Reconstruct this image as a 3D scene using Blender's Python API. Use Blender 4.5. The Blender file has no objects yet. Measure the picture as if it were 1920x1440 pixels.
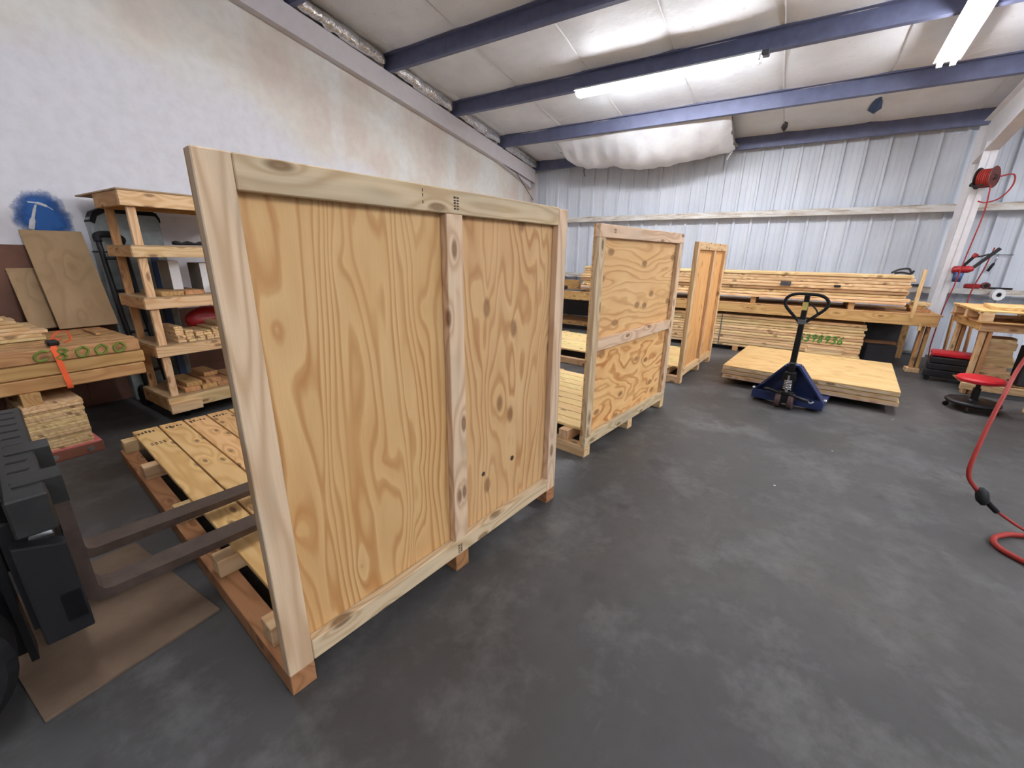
import bpy, bmesh, math, random
from mathutils import Vector, Matrix, noise as mnoise
R = math.radians
sc = bpy.context.scene
col = sc.collection
rng = random.Random(7)

# ------------------------------------------------------------------ camera
cam_d = bpy.data.cameras.new('camera'); cam = bpy.data.objects.new('camera', cam_d); col.objects.link(cam)
cam_d.sensor_fit = 'HORIZONTAL'; cam_d.sensor_width = 36.0; cam_d.lens = 785.0 / 1920.0 * 36.0
cam_d.clip_start = 0.02; cam_d.clip_end = 100
def _cam():
    p, ro, ya = R(17.28), R(-0.915), R(-32.98)
    f = Vector((math.sin(ya) * math.cos(p), math.cos(ya) * math.cos(p), -math.sin(p)))
    r = Vector((math.cos(ya), -math.sin(ya), 0)); d = f.cross(r)
    c, s = math.cos(ro), math.sin(ro)
    r2 = c * r + s * d; d2 = -s * r + c * d
    m = Matrix((r2, -d2, -f)).transposed().to_4x4()
    m.translation = (0, 0, 1.55)
    cam.matrix_world = m
_cam()
sc.camera = cam
# ------------------------------------------------------------------ world, exposure
w = bpy.data.worlds.new('world'); sc.world = w; w.use_nodes = True
w.node_tree.nodes['Background'].inputs[0].default_value = (0.6, 0.65, 0.75, 1)
w.node_tree.nodes['Background'].inputs[1].default_value = 0.02
vs = sc.view_settings
vs.view_transform = 'Standard'; vs.look = 'None'; vs.gamma = 1.0; vs.use_curve_mapping = False
vs.exposure = 0.0
TUBE_POWER = 76.0
TUBE_COLOR = (0.93, 0.95, 1.0, 1)

# ------------------------------------------------------------------ material helpers
def srgb(r, g, b):
    def c(v):
        v /= 255.0
        return v / 12.92 if v <= 0.04045 else ((v + 0.055) / 1.055) ** 2.4
    return (c(r), c(g), c(b), 1.0)
class NT:
    def __init__(s, name):
        s.m = bpy.data.materials.new(name); s.m.use_nodes = True
        s.t = s.m.node_tree; s.b = s.t.nodes['Principled BSDF']
    def n(s, typ, **kw):
        nd = s.t.nodes.new(typ)
        for k, v in kw.items(): setattr(nd, k, v)
        return nd
    def put(s, sock, v):
        if hasattr(v, 'is_output'): s.t.links.new(v, sock)
        else: sock.default_value = v
    def math(s, op, a, b=0.0, c=0.0):
        nd = s.n('ShaderNodeMath', operation=op)
        for i, v in enumerate((a, b, c)): s.put(nd.inputs[i], v)
        return nd.outputs[0]
    def vmath(s, op, a, b=(0, 0, 0)):
        nd = s.n('ShaderNodeVectorMath', operation=op)
        s.put(nd.inputs[0], a); s.put(nd.inputs[1], b)
        return nd.outputs[0]
    def noise(s, v, scale=1.0, detail=2.0, rough=0.5, dist=0.0):
        nd = s.n('ShaderNodeTexNoise')
        s.put(nd.inputs['Vector'], v)
        nd.inputs['Scale'].default_value = scale; nd.inputs['Detail'].default_value = detail
        nd.inputs['Roughness'].default_value = rough; nd.inputs['Distortion'].default_value = dist
        return nd.outputs[0]
    def vor(s, v, scale=1.0, feature='F1', out=0, dim='3D'):
        nd = s.n('ShaderNodeTexVoronoi', feature=feature, voronoi_dimensions=dim)
        s.put(nd.inputs['Vector'], v); nd.inputs['Scale'].default_value = scale
        return nd.outputs[out]
    def ramp(s, v, stops, interp='LINEAR'):
        nd = s.n('ShaderNodeValToRGB'); cr = nd.color_ramp; cr.interpolation = interp
        while len(cr.elements) < len(stops): cr.elements.new(0.5)
        for e, (p, c) in zip(cr.elements, stops):
            e.position = p; e.color = c if hasattr(c, '__len__') else (c, c, c, 1)
        s.put(nd.inputs[0], v)
        return nd.outputs[0]
    def mix(s, f, a, b, mode='MIX'):
        nd = s.n('ShaderNodeMix', data_type='RGBA', blend_type=mode)
        s.put(nd.inputs[0], f); s.put(nd.inputs[6], a); s.put(nd.inputs[7], b)
        return nd.outputs[2]
    def sep(s, v):
        nd = s.n('ShaderNodeSeparateXYZ'); s.put(nd.inputs[0], v); return nd.outputs
    def comb(s, x, y, z):
        nd = s.n('ShaderNodeCombineXYZ')
        for i, v in enumerate((x, y, z)): s.put(nd.inputs[i], v)
        return nd.outputs[0]
    def obj(s): return s.n('ShaderNodeTexCoord').outputs['Object']
    def rand(s): return s.n('ShaderNodeObjectInfo').outputs['Random']
    def seeded(s):
        rd = s.rand()
        off = s.comb(s.math('MULTIPLY', rd, 91.7), s.math('MULTIPLY', rd, 57.3), s.math('MULTIPLY', rd, 33.1))
        return s.vmath('ADD', s.obj(), off), rd
    def bump(s, h, strength=0.2, dist=0.01):
        nd = s.n('ShaderNodeBump'); nd.inputs['Strength'].default_value = strength; nd.inputs['Distance'].default_value = dist
        s.put(nd.inputs['Height'], h); s.t.links.new(nd.outputs[0], s.b.inputs['Normal'])
    def vary(s, c, rd, lo=0.9, hi=1.08, hue=0.012):
        nd = s.n('ShaderNodeHueSaturation'); s.put(nd.inputs['Color'], c)
        s.put(nd.inputs['Value'], s.math('MULTIPLY_ADD', rd, hi - lo, lo))
        fr = s.math('FRACT', s.math('MULTIPLY', rd, 7.31))
        s.put(nd.inputs['Hue'], s.math('MULTIPLY_ADD', fr, 2 * hue, 0.5 - hue))
        return nd.outputs[0]
    def fin(s, color=None, rough=0.6, metal=0.0, spec=None):
        if color is not None: s.put(s.b.inputs['Base Color'], color)
        s.put(s.b.inputs['Roughness'], rough); s.put(s.b.inputs['Metallic'], metal)
        if spec is not None: s.b.inputs['Specular IOR Level'].default_value = spec
        return s.m
M = {}
def plain(name, c, rough=0.5, metal=0.0, spec=None, var=0.12, scale=9.0):
    t = NT(name); v, rd = t.seeded()
    n = t.noise(v, scale, 4, 0.6)
    d = tuple(x * (1 - var) for x in c[:3]) + (1,)
    u = tuple(min(1, x * (1 + var)) for x in c[:3]) + (1,)
    M[name] = t.fin(t.ramp(n, [(0.3, d), (0.7, u)]), rough, metal, spec)
def wood(name, light, dark, knot=(0.16, 0.075, 0.03, 1), ring=1.0, lo=0.88, hi=1.08, grey=0.0, kn=0.055):
    # sawn board, grain along local X
    t = NT(name); v, rd = t.seeded()
    vx, vy, vz = t.sep(v)[:3]
    kv = t.vmath('MULTIPLY', t.comb(vx, t.math('ADD', vy, t.math('MULTIPLY', vz, 0.6)), 0.0), (3.0, 8.0, 0.0))
    kd = t.vor(kv, 0.9, dim='2D')
    kb = t.math('POWER', 2.718, t.math('MULTIPLY', kd, -4.5))
    f = t.noise(t.vmath('MULTIPLY', v, (0.55, 6.0, 6.0)), 1.0, 1.5, 0.45)
    f = t.math('ADD', t.math('MULTIPLY', f, 9.0), t.math('MULTIPLY', kb, 2.6))
    rg = t.math('MULTIPLY_ADD', t.math('SINE', t.math('MULTIPLY', f, 6.283)), 0.5, 0.5)
    rg = t.math('POWER', rg, 1.8)
    fb = t.noise(t.vmath('MULTIPLY', v, (3.0, 120.0, 120.0)), 1.0, 3, 0.6)
    c = t.mix(t.math('MULTIPLY', rg, 0.62 * ring), light, dark)
    c = t.mix(t.math('MULTIPLY', t.math('SUBTRACT', fb, 0.35), 0.55), c, dark)
    big = t.noise(t.vmath('MULTIPLY', v, (1.2, 5.0, 5.0)), 1.0, 3, 0.6)
    c = t.mix(t.ramp(big, [(0.5, 0.0), (0.72, 0.35 + grey)]), c, (0.40, 0.33, 0.25, 1) if grey else dark)
    km = t.ramp(kd, [(kn, 1.0), (kn + 0.07, 0.0)])
    c = t.mix(t.math('MULTIPLY', km, 0.75), c, knot)
    t.bump(t.math('ADD', t.math('MULTIPLY', rg, 0.5), fb), 0.12, 0.002)
    M[name] = t.fin(t.vary(c, rd, lo, hi), 0.72, 0, 0.3)
def plywood(name, light, mid, dark, sx=0.75, sy=3.0, rings=7.0, tilt=0.0, contrast=0.75, kn=0.05, patch=0.5, seed=0.0, kstr=0.7):
    # rotary-cut face veneer: contour lines of a stretched field, grain along local X
    t = NT(name); o = t.obj(); v = t.vmath('ADD', o, (seed, seed * 1.7, seed * 0.3))
    x, y, z = t.sep(v)[:3]
    p = t.comb(x, y, 0.0)
    kd = t.vor(t.vmath('MULTIPLY', p, (2.3, 4.4, 0.0)), 0.8, dim='2D')
    kb = t.math('POWER', 2.718, t.math('MULTIPLY', kd, -4.0))
    f = t.noise(t.vmath('MULTIPLY', p, (sx, sy, 1.0)), 1.0, 2.2, 0.42, 0.35)
    f2 = t.noise(t.vmath('MULTIPLY', p, (sx * 4.5, sy * 3.2, 1.0)), 1.0, 2.0, 0.5)
    f = t.math('ADD', t.math('MULTIPLY', f, rings), t.math('MULTIPLY', f2, 0.42))
    f = t.math('ADD', f, t.math('MULTIPLY', kb, 1.6))
    f = t.math('ADD', f, t.math('MULTIPLY', y, tilt))
    fr = t.math('FRACT', f)
    rg = t.ramp(fr, [(0.0, 0.05), (0.45, 0.25), (0.74, 1.0), (0.86, 0.75), (1.0, 0.05)], 'EASE')
    soft = t.noise(t.vmath('MULTIPLY', p, (1.6, 4.5, 1.0)), 1.0, 3, 0.5)
    c = t.mix(t.ramp(soft, [(0.38, 0.0), (0.68, patch)]), light, mid)
    am = t.ramp(t.noise(t.vmath('MULTIPLY', p, (1.1, 3.1, 1.0)), 1.3, 2, 0.5), [(0.3, 0.45), (0.62, 1.0)])
    c = t.mix(t.math('MULTIPLY', t.math('MULTIPLY', rg, am), contrast), c, dark)
    fb = t.noise(t.vmath('MULTIPLY', v, (7.0, 190.0, 190.0)), 1.0, 3, 0.6)
    c = t.mix(t.math('MULTIPLY', t.math('SUBTRACT', fb, 0.4), 0.35), c, dark)
    km = t.ramp(kd, [(kn, 1.0), (kn + 0.045, 0.0)])
    c = t.mix(t.math('MULTIPLY', km, kstr), c, (0.20, 0.085, 0.03, 1))
    t.bump(t.math('ADD', t.math('MULTIPLY', rg, 0.4), fb), 0.08, 0.002)
    M[name] = t.fin(c, 0.62, 0, 0.35)

wood('pine', srgb(226, 196, 150), srgb(196, 152, 98), kn=0.06)
wood('pine_grey', srgb(220, 194, 160), srgb(178, 142, 104), grey=0.25, kn=0.075)
wood('pine_deck', srgb(236, 198, 136), srgb(200, 146, 82), ring=0.9, lo=0.94, hi=1.05)
wood('pine_pale', srgb(242, 216, 158), srgb(222, 182, 116), ring=0.7, lo=0.94, hi=1.06)
wood('pine_stack', srgb(240, 208, 158), srgb(202, 156, 104), lo=0.8, hi=1.12, kn=0.05)
wood('pine_brown', srgb(202, 158, 108), srgb(165, 116, 70), lo=0.8, hi=1.05)
wood('pine_orange', srgb(168, 122, 80), srgb(128, 86, 52))
plywood('ply_crate_a', srgb(218, 180, 126), srgb(202, 152, 92), srgb(172, 114, 56), 0.7, 4.2, 12.0, 20.0, 0.8, kn=0.012, seed=3.1, kstr=0.0)
plywood('ply_crate_b', srgb(216, 178, 128), srgb(200, 152, 98), srgb(170, 116, 66), 0.9, 4.6, 10.0, 12.0, 0.85, kn=0.06, seed=11.4)
plywood('ply_crate_c', srgb(230, 190, 134), srgb(216, 166, 106), srgb(184, 126, 72), 0.8, 4.2, 9.0, 14.0, 0.75, kn=0.07, seed=21.0)
plywood('ply_crate_d', srgb(240, 198, 136), srgb(228, 172, 104), srgb(186, 116, 56), 1.9, 4.6, 6.5, 2.0, 1.0, kn=0.06, seed=30.2)
plywood('ply_crate_e', srgb(228, 178, 116), srgb(214, 156, 92), srgb(184, 118, 62), 0.7, 3.6, 7.0, 4.0, 0.6, kn=0.04, seed=41.9)
plywood('ply_sheet', srgb(222, 190, 134), srgb(210, 172, 110), srgb(192, 142, 84), 0.6, 3.4, 7.0, 4.0, 0.6, kn=0.05, seed=53.3, kstr=0.35)
plywood('osb', srgb(176, 146, 108), srgb(150, 118, 82), srgb(128, 98, 66), 2.0, 2.6, 4.0, 1.0, 0.35, kn=0.01, seed=61.0, kstr=0.0)

def m_concrete():
    t = NT('concrete'); o = t.obj()
    big = t.noise(o, 0.35, 4, 0.55, 0.4); mid = t.noise(o, 1.6, 6, 0.62); fine = t.noise(o, 14, 5, 0.65)
    c = t.ramp(big, [(0.32, srgb(63, 59, 55)), (0.5, srgb(71, 70, 70)), (0.68, srgb(83, 79, 76))])
    c = t.mix(t.ramp(mid, [(0.36, 0.75), (0.56, 0.0)]), c, srgb(60, 58, 56))
    c = t.mix(t.ramp(fine, [(0.3, 0.35), (0.55, 0.0)]), c, srgb(58, 56, 54))
    # worn pale scuffs
    sv = t.vmath('MULTIPLY', o, (1.0, 2.4, 1.0))
    sc1 = t.noise(sv, 0.8, 7, 0.7, 0.3)
    c = t.mix(t.ramp(sc1, [(0.60, 0.0), (0.8, 0.28)]), c, srgb(150, 146, 138))
    # dark oil spots
    lt = t.noise(t.vmath('ADD', o, (31, 7, 0)), 2.3, 6, 0.7)
    c = t.mix(t.ramp(lt, [(0.5, 0.0), (0.72, 0.35)]), c, srgb(128, 127, 126))
    sp = t.noise(o, 3.3, 3, 0.5)
    c = t.mix(t.ramp(sp, [(0.66, 0.0), (0.74, 0.5)]), c, srgb(52, 50, 50))
    # hairline cracks
    wv = t.vmath('ADD', t.vmath('MULTIPLY', o, (0.42, 0.42, 0.42)), t.vmath('MULTIPLY', t.comb(t.noise(o, 1.3, 5, 0.6), t.noise(t.vmath('ADD', o, (7, 3, 1)), 1.3, 5, 0.6), 0.0), (0.5, 0.5, 0)))
    ce = t.vor(wv, 1.0, 'DISTANCE_TO_EDGE')
    cm = t.math('MULTIPLY', t.ramp(ce, [(0.0, 1.0), (0.0035, 0.0)]), t.ramp(t.noise(o, 0.6, 2), [(0.52, 0.0), (0.7, 0.55)]))
    c = t.mix(cm, c, srgb(48, 46, 44))
    # specks of sawdust and chips
    vd = t.vor(o, 5.5); vr = t.vor(o, 5.5, 'F1', 1)
    rr = t.sep(vr)[0]
    spk = t.math('MULTIPLY', t.ramp(vd, [(0.032, 1.0), (0.05, 0.0)]), t.math('GREATER_THAN', rr, 0.8))
    c = t.mix(t.math('MULTIPLY', spk, 0.85), c, srgb(214, 206, 190))
    t.bump(t.math('ADD', t.math('MULTIPLY', fine, 0.6), t.math('MULTIPLY', cm, -1.0)), 0.1, 0.006)
    M['concrete'] = t.fin(c, t.ramp(mid, [(0.3, 0.5), (0.7, 0.66)]), 0, 0.4)
m_concrete()
def m_drywall():
    t = NT('drywall'); o = t.obj()
    # unpainted, taped and patched board in the upper part, white paint below
    n1 = t.noise(t.vmath('MULTIPLY', o, (1, 0.7, 1.0)), 0.8, 4, 0.5, 0.3)
    n2 = t.noise(t.vmath('MULTIPLY', o, (1, 1.1, 1.2)), 1.1, 3, 0.5)
    z = t.sep(o)[2]; y = t.sep(o)[1]
    edge = t.math('ADD', z, t.math('MULTIPLY', t.math('SUBTRACT', n1, 0.5), 1.6))
    edge = t.math('ADD', edge, t.math('MULTIPLY', y, 0.16))
    up = t.ramp(t.math('MULTIPLY', edge, 0.2), [(0.655, 0.0), (0.72, 1.0)])
    raw = t.ramp(n2, [(0.36, srgb(230, 228, 222)), (0.5, srgb(226, 219, 208)), (0.62, srgb(220, 207, 196))])
    # joint compound bands, each 1.22 m
    fy = t.math('ABSOLUTE', t.math('SUBTRACT', t.math('FRACT', t.math('MULTIPLY', y, 0.82)), 0.5))
    band = t.math('MULTIPLY', t.ramp(fy, [(0.06, 1.0), (0.11, 0.0)]), t.ramp(n1, [(0.4, 0.2), (0.6, 0.9)]))
    raw = t.mix(band, raw, srgb(232, 230, 225))
    c = t.mix(up, srgb(228, 227, 232), raw)
    fn = t.noise(o, 9, 5, 0.6)
    c = t.mix(t.ramp(fn, [(0.3, 0.15), (0.6, 0.0)]), c, srgb(160, 156, 152))
    vd = t.vor(o, 1.9)
    c = t.mix(t.ramp(vd, [(0.012, 0.6), (0.02, 0.0)]), c, srgb(90, 85, 80))
    t.bump(t.noise(o, 40, 3), 0.05, 0.004)
    M['drywall'] = t.fin(c, 0.8, 0, 0.25)
m_drywall()
def m_sheet():
    t = NT('white_sheet_metal'); v, rd = t.seeded()
    n = t.noise(t.vmath('MULTIPLY', v, (6, 6, 0.5)), 1, 3, 0.55)
    c = t.ramp(n, [(0.3, srgb(203, 208, 216)), (0.55, srgb(211, 216, 224)), (0.75, srgb(218, 221, 227))])
    n2 = t.noise(v, 1.3, 4, 0.6)
    c = t.mix(t.ramp(n2, [(0.5, 0.0), (0.75, 0.3)]), c, srgb(168, 170, 176))
    M['sheet'] = t.fin(t.vary(c, rd, 0.95, 1.02, 0.004), 0.42, 0, 0.4)
m_sheet()
def m_girt():
    t = NT('worn_white_steel'); o = t.obj()
    n = t.noise(t.vmath('MULTIPLY', o, (2.5, 9, 18)), 1, 6, 0.7)
    c = t.ramp(n, [(0.42, srgb(214, 212, 208)), (0.55, srgb(190, 180, 166)), (0.68, srgb(128, 104, 84))])
    M['girt'] = t.fin(c, 0.5, 0.1, 0.4)
m_girt()
def m_vinyl():
    t = NT('insulation_vinyl'); v, rd = t.seeded()
    n = t.noise(v, 1.5, 5, 0.6); n2 = t.noise(v, 12, 4, 0.6)
    c = t.ramp(n, [(0.35, srgb(222, 224, 228)), (0.6, srgb(236, 238, 242))])
    c = t.mix(t.ramp(n2, [(0.62, 0.0), (0.78, 0.35)]), c, srgb(140, 132, 124))
    t.bump(t.noise(v, 5.0, 4, 0.55), 0.25, 0.03)
    M['vinyl'] = t.fin(c, 0.38, 0, 0.45)
m_vinyl()
def m_sag():
    t = NT('sagging_vinyl'); v, rd = t.seeded()
    n = t.noise(v, 2.0, 4, 0.6)
    c = t.ramp(n, [(0.35, srgb(216, 216, 220)), (0.6, srgb(234, 235, 238))])
    t.bump(t.noise(t.vmath('MULTIPLY', v, (5, 1.2, 1.2)), 2.0, 4, 0.55), 0.35, 0.04)
    M['sag'] = t.fin(c, 0.3, 0, 0.5)
m_sag()
def m_foil():
    t = NT('crinkled_foil'); v, rd = t.seeded()
    n = t.noise(v, 10, 4, 0.6)
    t.bump(n, 0.8, 0.05)
    M['foil'] = t.fin(t.ramp(n, [(0.3, srgb(205, 205, 206)), (0.7, srgb(245, 244, 243))]), 0.2, 0.95)
m_foil()
def tube_mat(power):
    k = 'lit_tube_%g' % power
    if k not in M:
        t = NT(k); t.b.inputs['Emission Color'].default_value = TUBE_COLOR
        t.b.inputs['Emission Strength'].default_value = TUBE_POWER * power
        M[k] = t.fin((0.9, 0.9, 0.9, 1), 0.4)
    return k
def m_spray():
    t = NT('blue_spray_paint'); o = t.obj()
    x, y, z = t.sep(o)[:3]
    d = t.math('SQRT', t.math('ADD', t.math('MULTIPLY', y, y), t.math('MULTIPLY', t.math('MULTIPLY', z, z), 0.75)))
    d = t.math('ADD', d, t.math('MULTIPLY', t.math('SUBTRACT', t.noise(o, 9, 5, 0.7), 0.5), 0.16))
    a = t.ramp(d, [(0.09, 0.95), (0.20, 0.0)])
    t.put(t.b.inputs['Alpha'], a)
    M['spray'] = t.fin(srgb(38, 96, 168), 0.7)
m_spray()
plain('purlin_paint', srgb(100, 104, 131), 0.45, 0.2, 0.4)
plain('white_paint', srgb(222, 220, 222), 0.45, 0.05, 0.4, 0.05)
plain('trim_white', srgb(212, 206, 208), 0.5, 0.0, 0.4, 0.04)
plain('brown_board', srgb(112, 78, 62), 0.8)
plain('black_steel', srgb(24, 24, 26), 0.42, 0.3, 0.5, 0.2)
plain('black_rubber', srgb(24, 24, 26), 0.7, 0, 0.3)
plain('black_plastic', srgb(28, 28, 32), 0.45)
plain('grey_steel', srgb(112, 116, 118), 0.45, 0.5)
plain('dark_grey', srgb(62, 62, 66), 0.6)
plain('fork_steel', srgb(86, 72, 64), 0.5, 0.4, 0.5, 0.25, 14)
plain('carriage_steel', srgb(48, 48, 47), 0.5, 0.4, 0.5, 0.25, 14)
plain('chrome', srgb(200, 200, 200), 0.22, 0.9)
plain('blue_paint', srgb(34, 48, 92), 0.4, 0.1, 0.5)
plain('steel_blue', srgb(52, 76, 118), 0.5)
plain('red_vinyl', srgb(198, 30, 44), 0.42, 0, 0.5, 0.08)
plain('red_paint', srgb(160, 30, 34), 0.4)
plain('hose_red', srgb(152, 46, 40), 0.6, 0, 0.3, 0.08)
plain('reel_red', srgb(98, 42, 36), 0.45, 0.1)
plain('maroon_wheel', srgb(82, 60, 60), 0.6)
plain('orange_strap', srgb(246, 106, 60), 0.6, 0, 0.3, 0.06)
plain('green_mark', srgb(70, 128, 48), 0.8)
plain('olive_mark', srgb(112, 128, 52), 0.8)
plain('ink', srgb(66, 50, 40), 0.85)
plain('pink_paint', srgb(206, 112, 112), 0.7)
plain('white_card', srgb(226, 226, 226), 0.7, 0, 0.3, 0.03)
plain('grey_card', srgb(128, 122, 112), 0.8)
plain('cardboard', srgb(108, 90, 74), 0.85, 0, 0.2, 0.2, 4)
plain('plastic_wrap', srgb(142, 150, 148), 0.25, 0.1, 0.6, 0.3, 5)
plain('yellow_label', srgb(206, 190, 110), 0.6)
plain('hammer_white', srgb(206, 208, 214), 0.8)
plain('forklift_yellow', srgb(186, 140, 40), 0.45)
plain('rust_board', srgb(120, 70, 50), 0.8)
M['spray'].surface_render_method = 'BLENDED' if hasattr(M['spray'], 'surface_render_method') else None

# ------------------------------------------------------------------ object helpers
def tag(o, label=None, cat=None, group=None, kind=None):
    if label: o['label'] = label
    if cat: o['category'] = cat
    if group: o['group'] = group
    if kind: o['kind'] = kind
    return o
def link(name, data, parent=None, loc=None, rot=None):
    o = bpy.data.objects.new(name, data); col.objects.link(o)
    if parent is not None: o.parent = parent
    if loc is not None: o.location = loc
    if rot is not None: o.rotation_euler = rot
    return o
def thing(name, label, cat, loc=(0, 0, 0), rotz=0.0, group=None):
    return tag(link(name, None, None, loc, (0, 0, rotz)), label, cat, group)
_boxes = {}
def box_mesh(L, W, T, mat, bev=0.003):
    k = (round(L, 3), round(W, 3), round(T, 3), mat, bev)
    if k in _boxes: return _boxes[k]
    me = bpy.data.meshes.new('board'); bm = bmesh.new()
    bmesh.ops.create_cube(bm, size=1.0, matrix=Matrix.Diagonal((L, W, T, 1)))
    b = min(bev, T * 0.25)
    if b > 0: bmesh.ops.bevel(bm, geom=bm.edges[:], offset=b, segments=1, affect='EDGES', profile=0.5)
    bm.to_mesh(me); bm.free(); me.materials.append(M[mat]); _boxes[k] = me
    return me
AX = (Vector((1, 0, 0)), Vector((0, 1, 0)), Vector((0, 0, 1)))
def bx(name, parent, X, Y, Z, mat, bev=0.003, grain=None, top=False):
    """board given by its extents; the long side (or axis `grain`) becomes local X so that the grain follows it"""
    ext = (X[1] - X[0], Y[1] - Y[0], Z[1] - Z[0])
    order = sorted(range(3), key=lambda i: -ext[i])
    if grain is not None:
        order.remove(grain); order = [grain] + order
    L, W, T = (ext[i] for i in order)
    a, b = AX[order[0]], AX[order[1]]
    m = Matrix((a, b, a.cross(b))).transposed().to_4x4()
    m.translation = ((X[0] + X[1]) / 2, (Y[0] + Y[1]) / 2, (Z[0] + Z[1]) / 2)
    o = bpy.data.objects.new(name, box_mesh(L, W, T, mat, bev)); col.objects.link(o)
    if parent is not None: o.parent = parent
    o.matrix_basis = m
    return o
def obj_bm(name, bm, mat, parent=None, smooth=False, loc=None, rot=None):
    me = bpy.data.meshes.new(name); bmesh.ops.recalc_face_normals(bm, faces=bm.faces[:]); bm.to_mesh(me); bm.free()
    for m in (mat if isinstance(mat, (list, tuple)) else [mat]): me.materials.append(M[m])
    if smooth:
        for p in me.polygons: p.use_smooth = True
    return link(name, me, parent, loc, rot)
def catmull(pts, n=8):
    pts = [Vector(p) for p in pts]; out = []
    P = [2 * pts[0] - pts[1]] + pts + [2 * pts[-1] - pts[-2]]
    for i in range(1, len(P) - 2):
        for k in range(n):
            t = k / n
            a, b, c, d = P[i - 1], P[i], P[i + 1], P[i + 2]
            out.append(0.5 * ((2 * b) + (c - a) * t + (2 * a - 5 * b + 4 * c - d) * t * t + (3 * b - a - 3 * c + d) * t ** 3))
    out.append(pts[-1]); return out
def add_tube(bm, pts, r, seg=8, flat=None, closed=False):
    pts = [Vector(p) for p in pts]; n = len(pts); rings = []
    up = Vector((0, 0, 1))
    t0 = (pts[1] - pts[0]).normalized()
    if abs(t0.dot(up)) > 0.9: up = Vector((1, 0, 0))
    nrm = (up - t0 * up.dot(t0)).normalized()
    for i, p in enumerate(pts):
        if closed: t = pts[(i + 1) % n] - pts[i - 1]
        else: t = pts[min(i + 1, n - 1)] - pts[max(i - 1, 0)]
        if t.length < 1e-9: t = t0
        t.normalize()
        nrm = nrm - t * nrm.dot(t)
        if nrm.length < 1e-6: nrm = t.orthogonal()
        nrm.normalize(); bi = t.cross(nrm)
        rr = r[i] if hasattr(r, '__len__') else r
        rings.append([bm.verts.new(p + (nrm * math.cos(a) + bi * math.sin(a)) * rr) for a in (2 * math.pi * k / seg for k in range(seg))])
    m = n if closed else n - 1
    for i in range(m):
        A, B = rings[i], rings[(i + 1) % n]
        for k in range(seg): bm.faces.new((A[k], A[(k + 1) % seg], B[(k + 1) % seg], B[k]))
    if not closed:
        bm.faces.new(rings[0][::-1]); bm.faces.new(rings[-1])
def tube(name, pts, r, mat, parent=None, seg=8, n=8, smooth=True, closed=False):
    bm = bmesh.new()
    P = catmull(pts, n) if n else pts
    add_tube(bm, P, r, seg, closed=closed)
    return obj_bm(name, bm, mat, parent, smooth)
def add_box(bm, X, Y, Z, bev=0.0, mi=0):
    r = bmesh.ops.create_cube(bm, size=1.0, matrix=Matrix.Translation(((X[0] + X[1]) / 2, (Y[0] + Y[1]) / 2, (Z[0] + Z[1]) / 2)) @ Matrix.Diagonal((X[1] - X[0], Y[1] - Y[0], Z[1] - Z[0], 1)))
    vs_ = r['verts']
    if bev:
        es = list({e for v in vs_ for e in v.link_edges})
        bmesh.ops.bevel(bm, geom=es, offset=bev, segments=2, affect='EDGES', profile=0.5)
    return vs_
def add_lathe(bm, prof, seg=24, mat=None):
    rings = []
    for r, z in prof:
        rings.append([bm.verts.new((r * math.cos(2 * math.pi * k / seg), r * math.sin(2 * math.pi * k / seg), z)) for k in range(seg)] if r > 1e-6 else [bm.verts.new((0, 0, z))])
    new = [v for rg_ in rings for v in rg_]
    for A, B in zip(rings, rings[1:]):
        for k in range(seg):
            a = A[k % len(A)]; b = A[(k + 1) % len(A)]; c = B[(k + 1) % len(B)]; d = B[k % len(B)]
            vs_ = []
            for v in (a, b, c, d):
                if v not in vs_: vs_.append(v)
            if len(vs_) > 2: bm.faces.new(vs_)
    if mat is not None: bmesh.ops.transform(bm, matrix=mat, verts=new)
    return new
def lathe(name, prof, mat, parent=None, seg=24, loc=None, rot=None, smooth=False):
    bm = bmesh.new(); add_lathe(bm, prof, seg)
    return obj_bm(name, bm, mat, parent, smooth, loc, rot)
def disc_prof(r, h, b=0.004): return [(0, -h / 2), (r - b, -h / 2), (r, -h / 2 + b), (r, h / 2 - b), (r - b, h / 2), (0, h / 2)]
def prism(name, poly, axis, lo, hi, mat, parent=None, bev=0.0, loc=None, rot=None):
    """outline `poly` (2-D) swept along axis from lo to hi; axis x: (y,z), y: (x,z), z: (x,y)"""
    bm = bmesh.new()
    def P(p, t): return {'x': (t, p[0], p[1]), 'y': (p[0], t, p[1]), 'z': (p[0], p[1], t)}[axis]
    A = [bm.verts.new(P(p, lo)) for p in poly]; B = [bm.verts.new(P(p, hi)) for p in poly]
    n = len(poly)
    bm.faces.new(A); bm.faces.new(B[::-1])
    for i in range(n): bm.faces.new((A[i], B[i], B[(i + 1) % n], A[(i + 1) % n]))
    if bev:
        bmesh.ops.recalc_face_normals(bm, faces=bm.faces[:])
        bmesh.ops.bevel(bm, geom=bm.edges[:], offset=bev, segments=2, affect='EDGES', profile=0.5)
    return obj_bm(name, bm, mat, parent, False, loc, rot)
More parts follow.
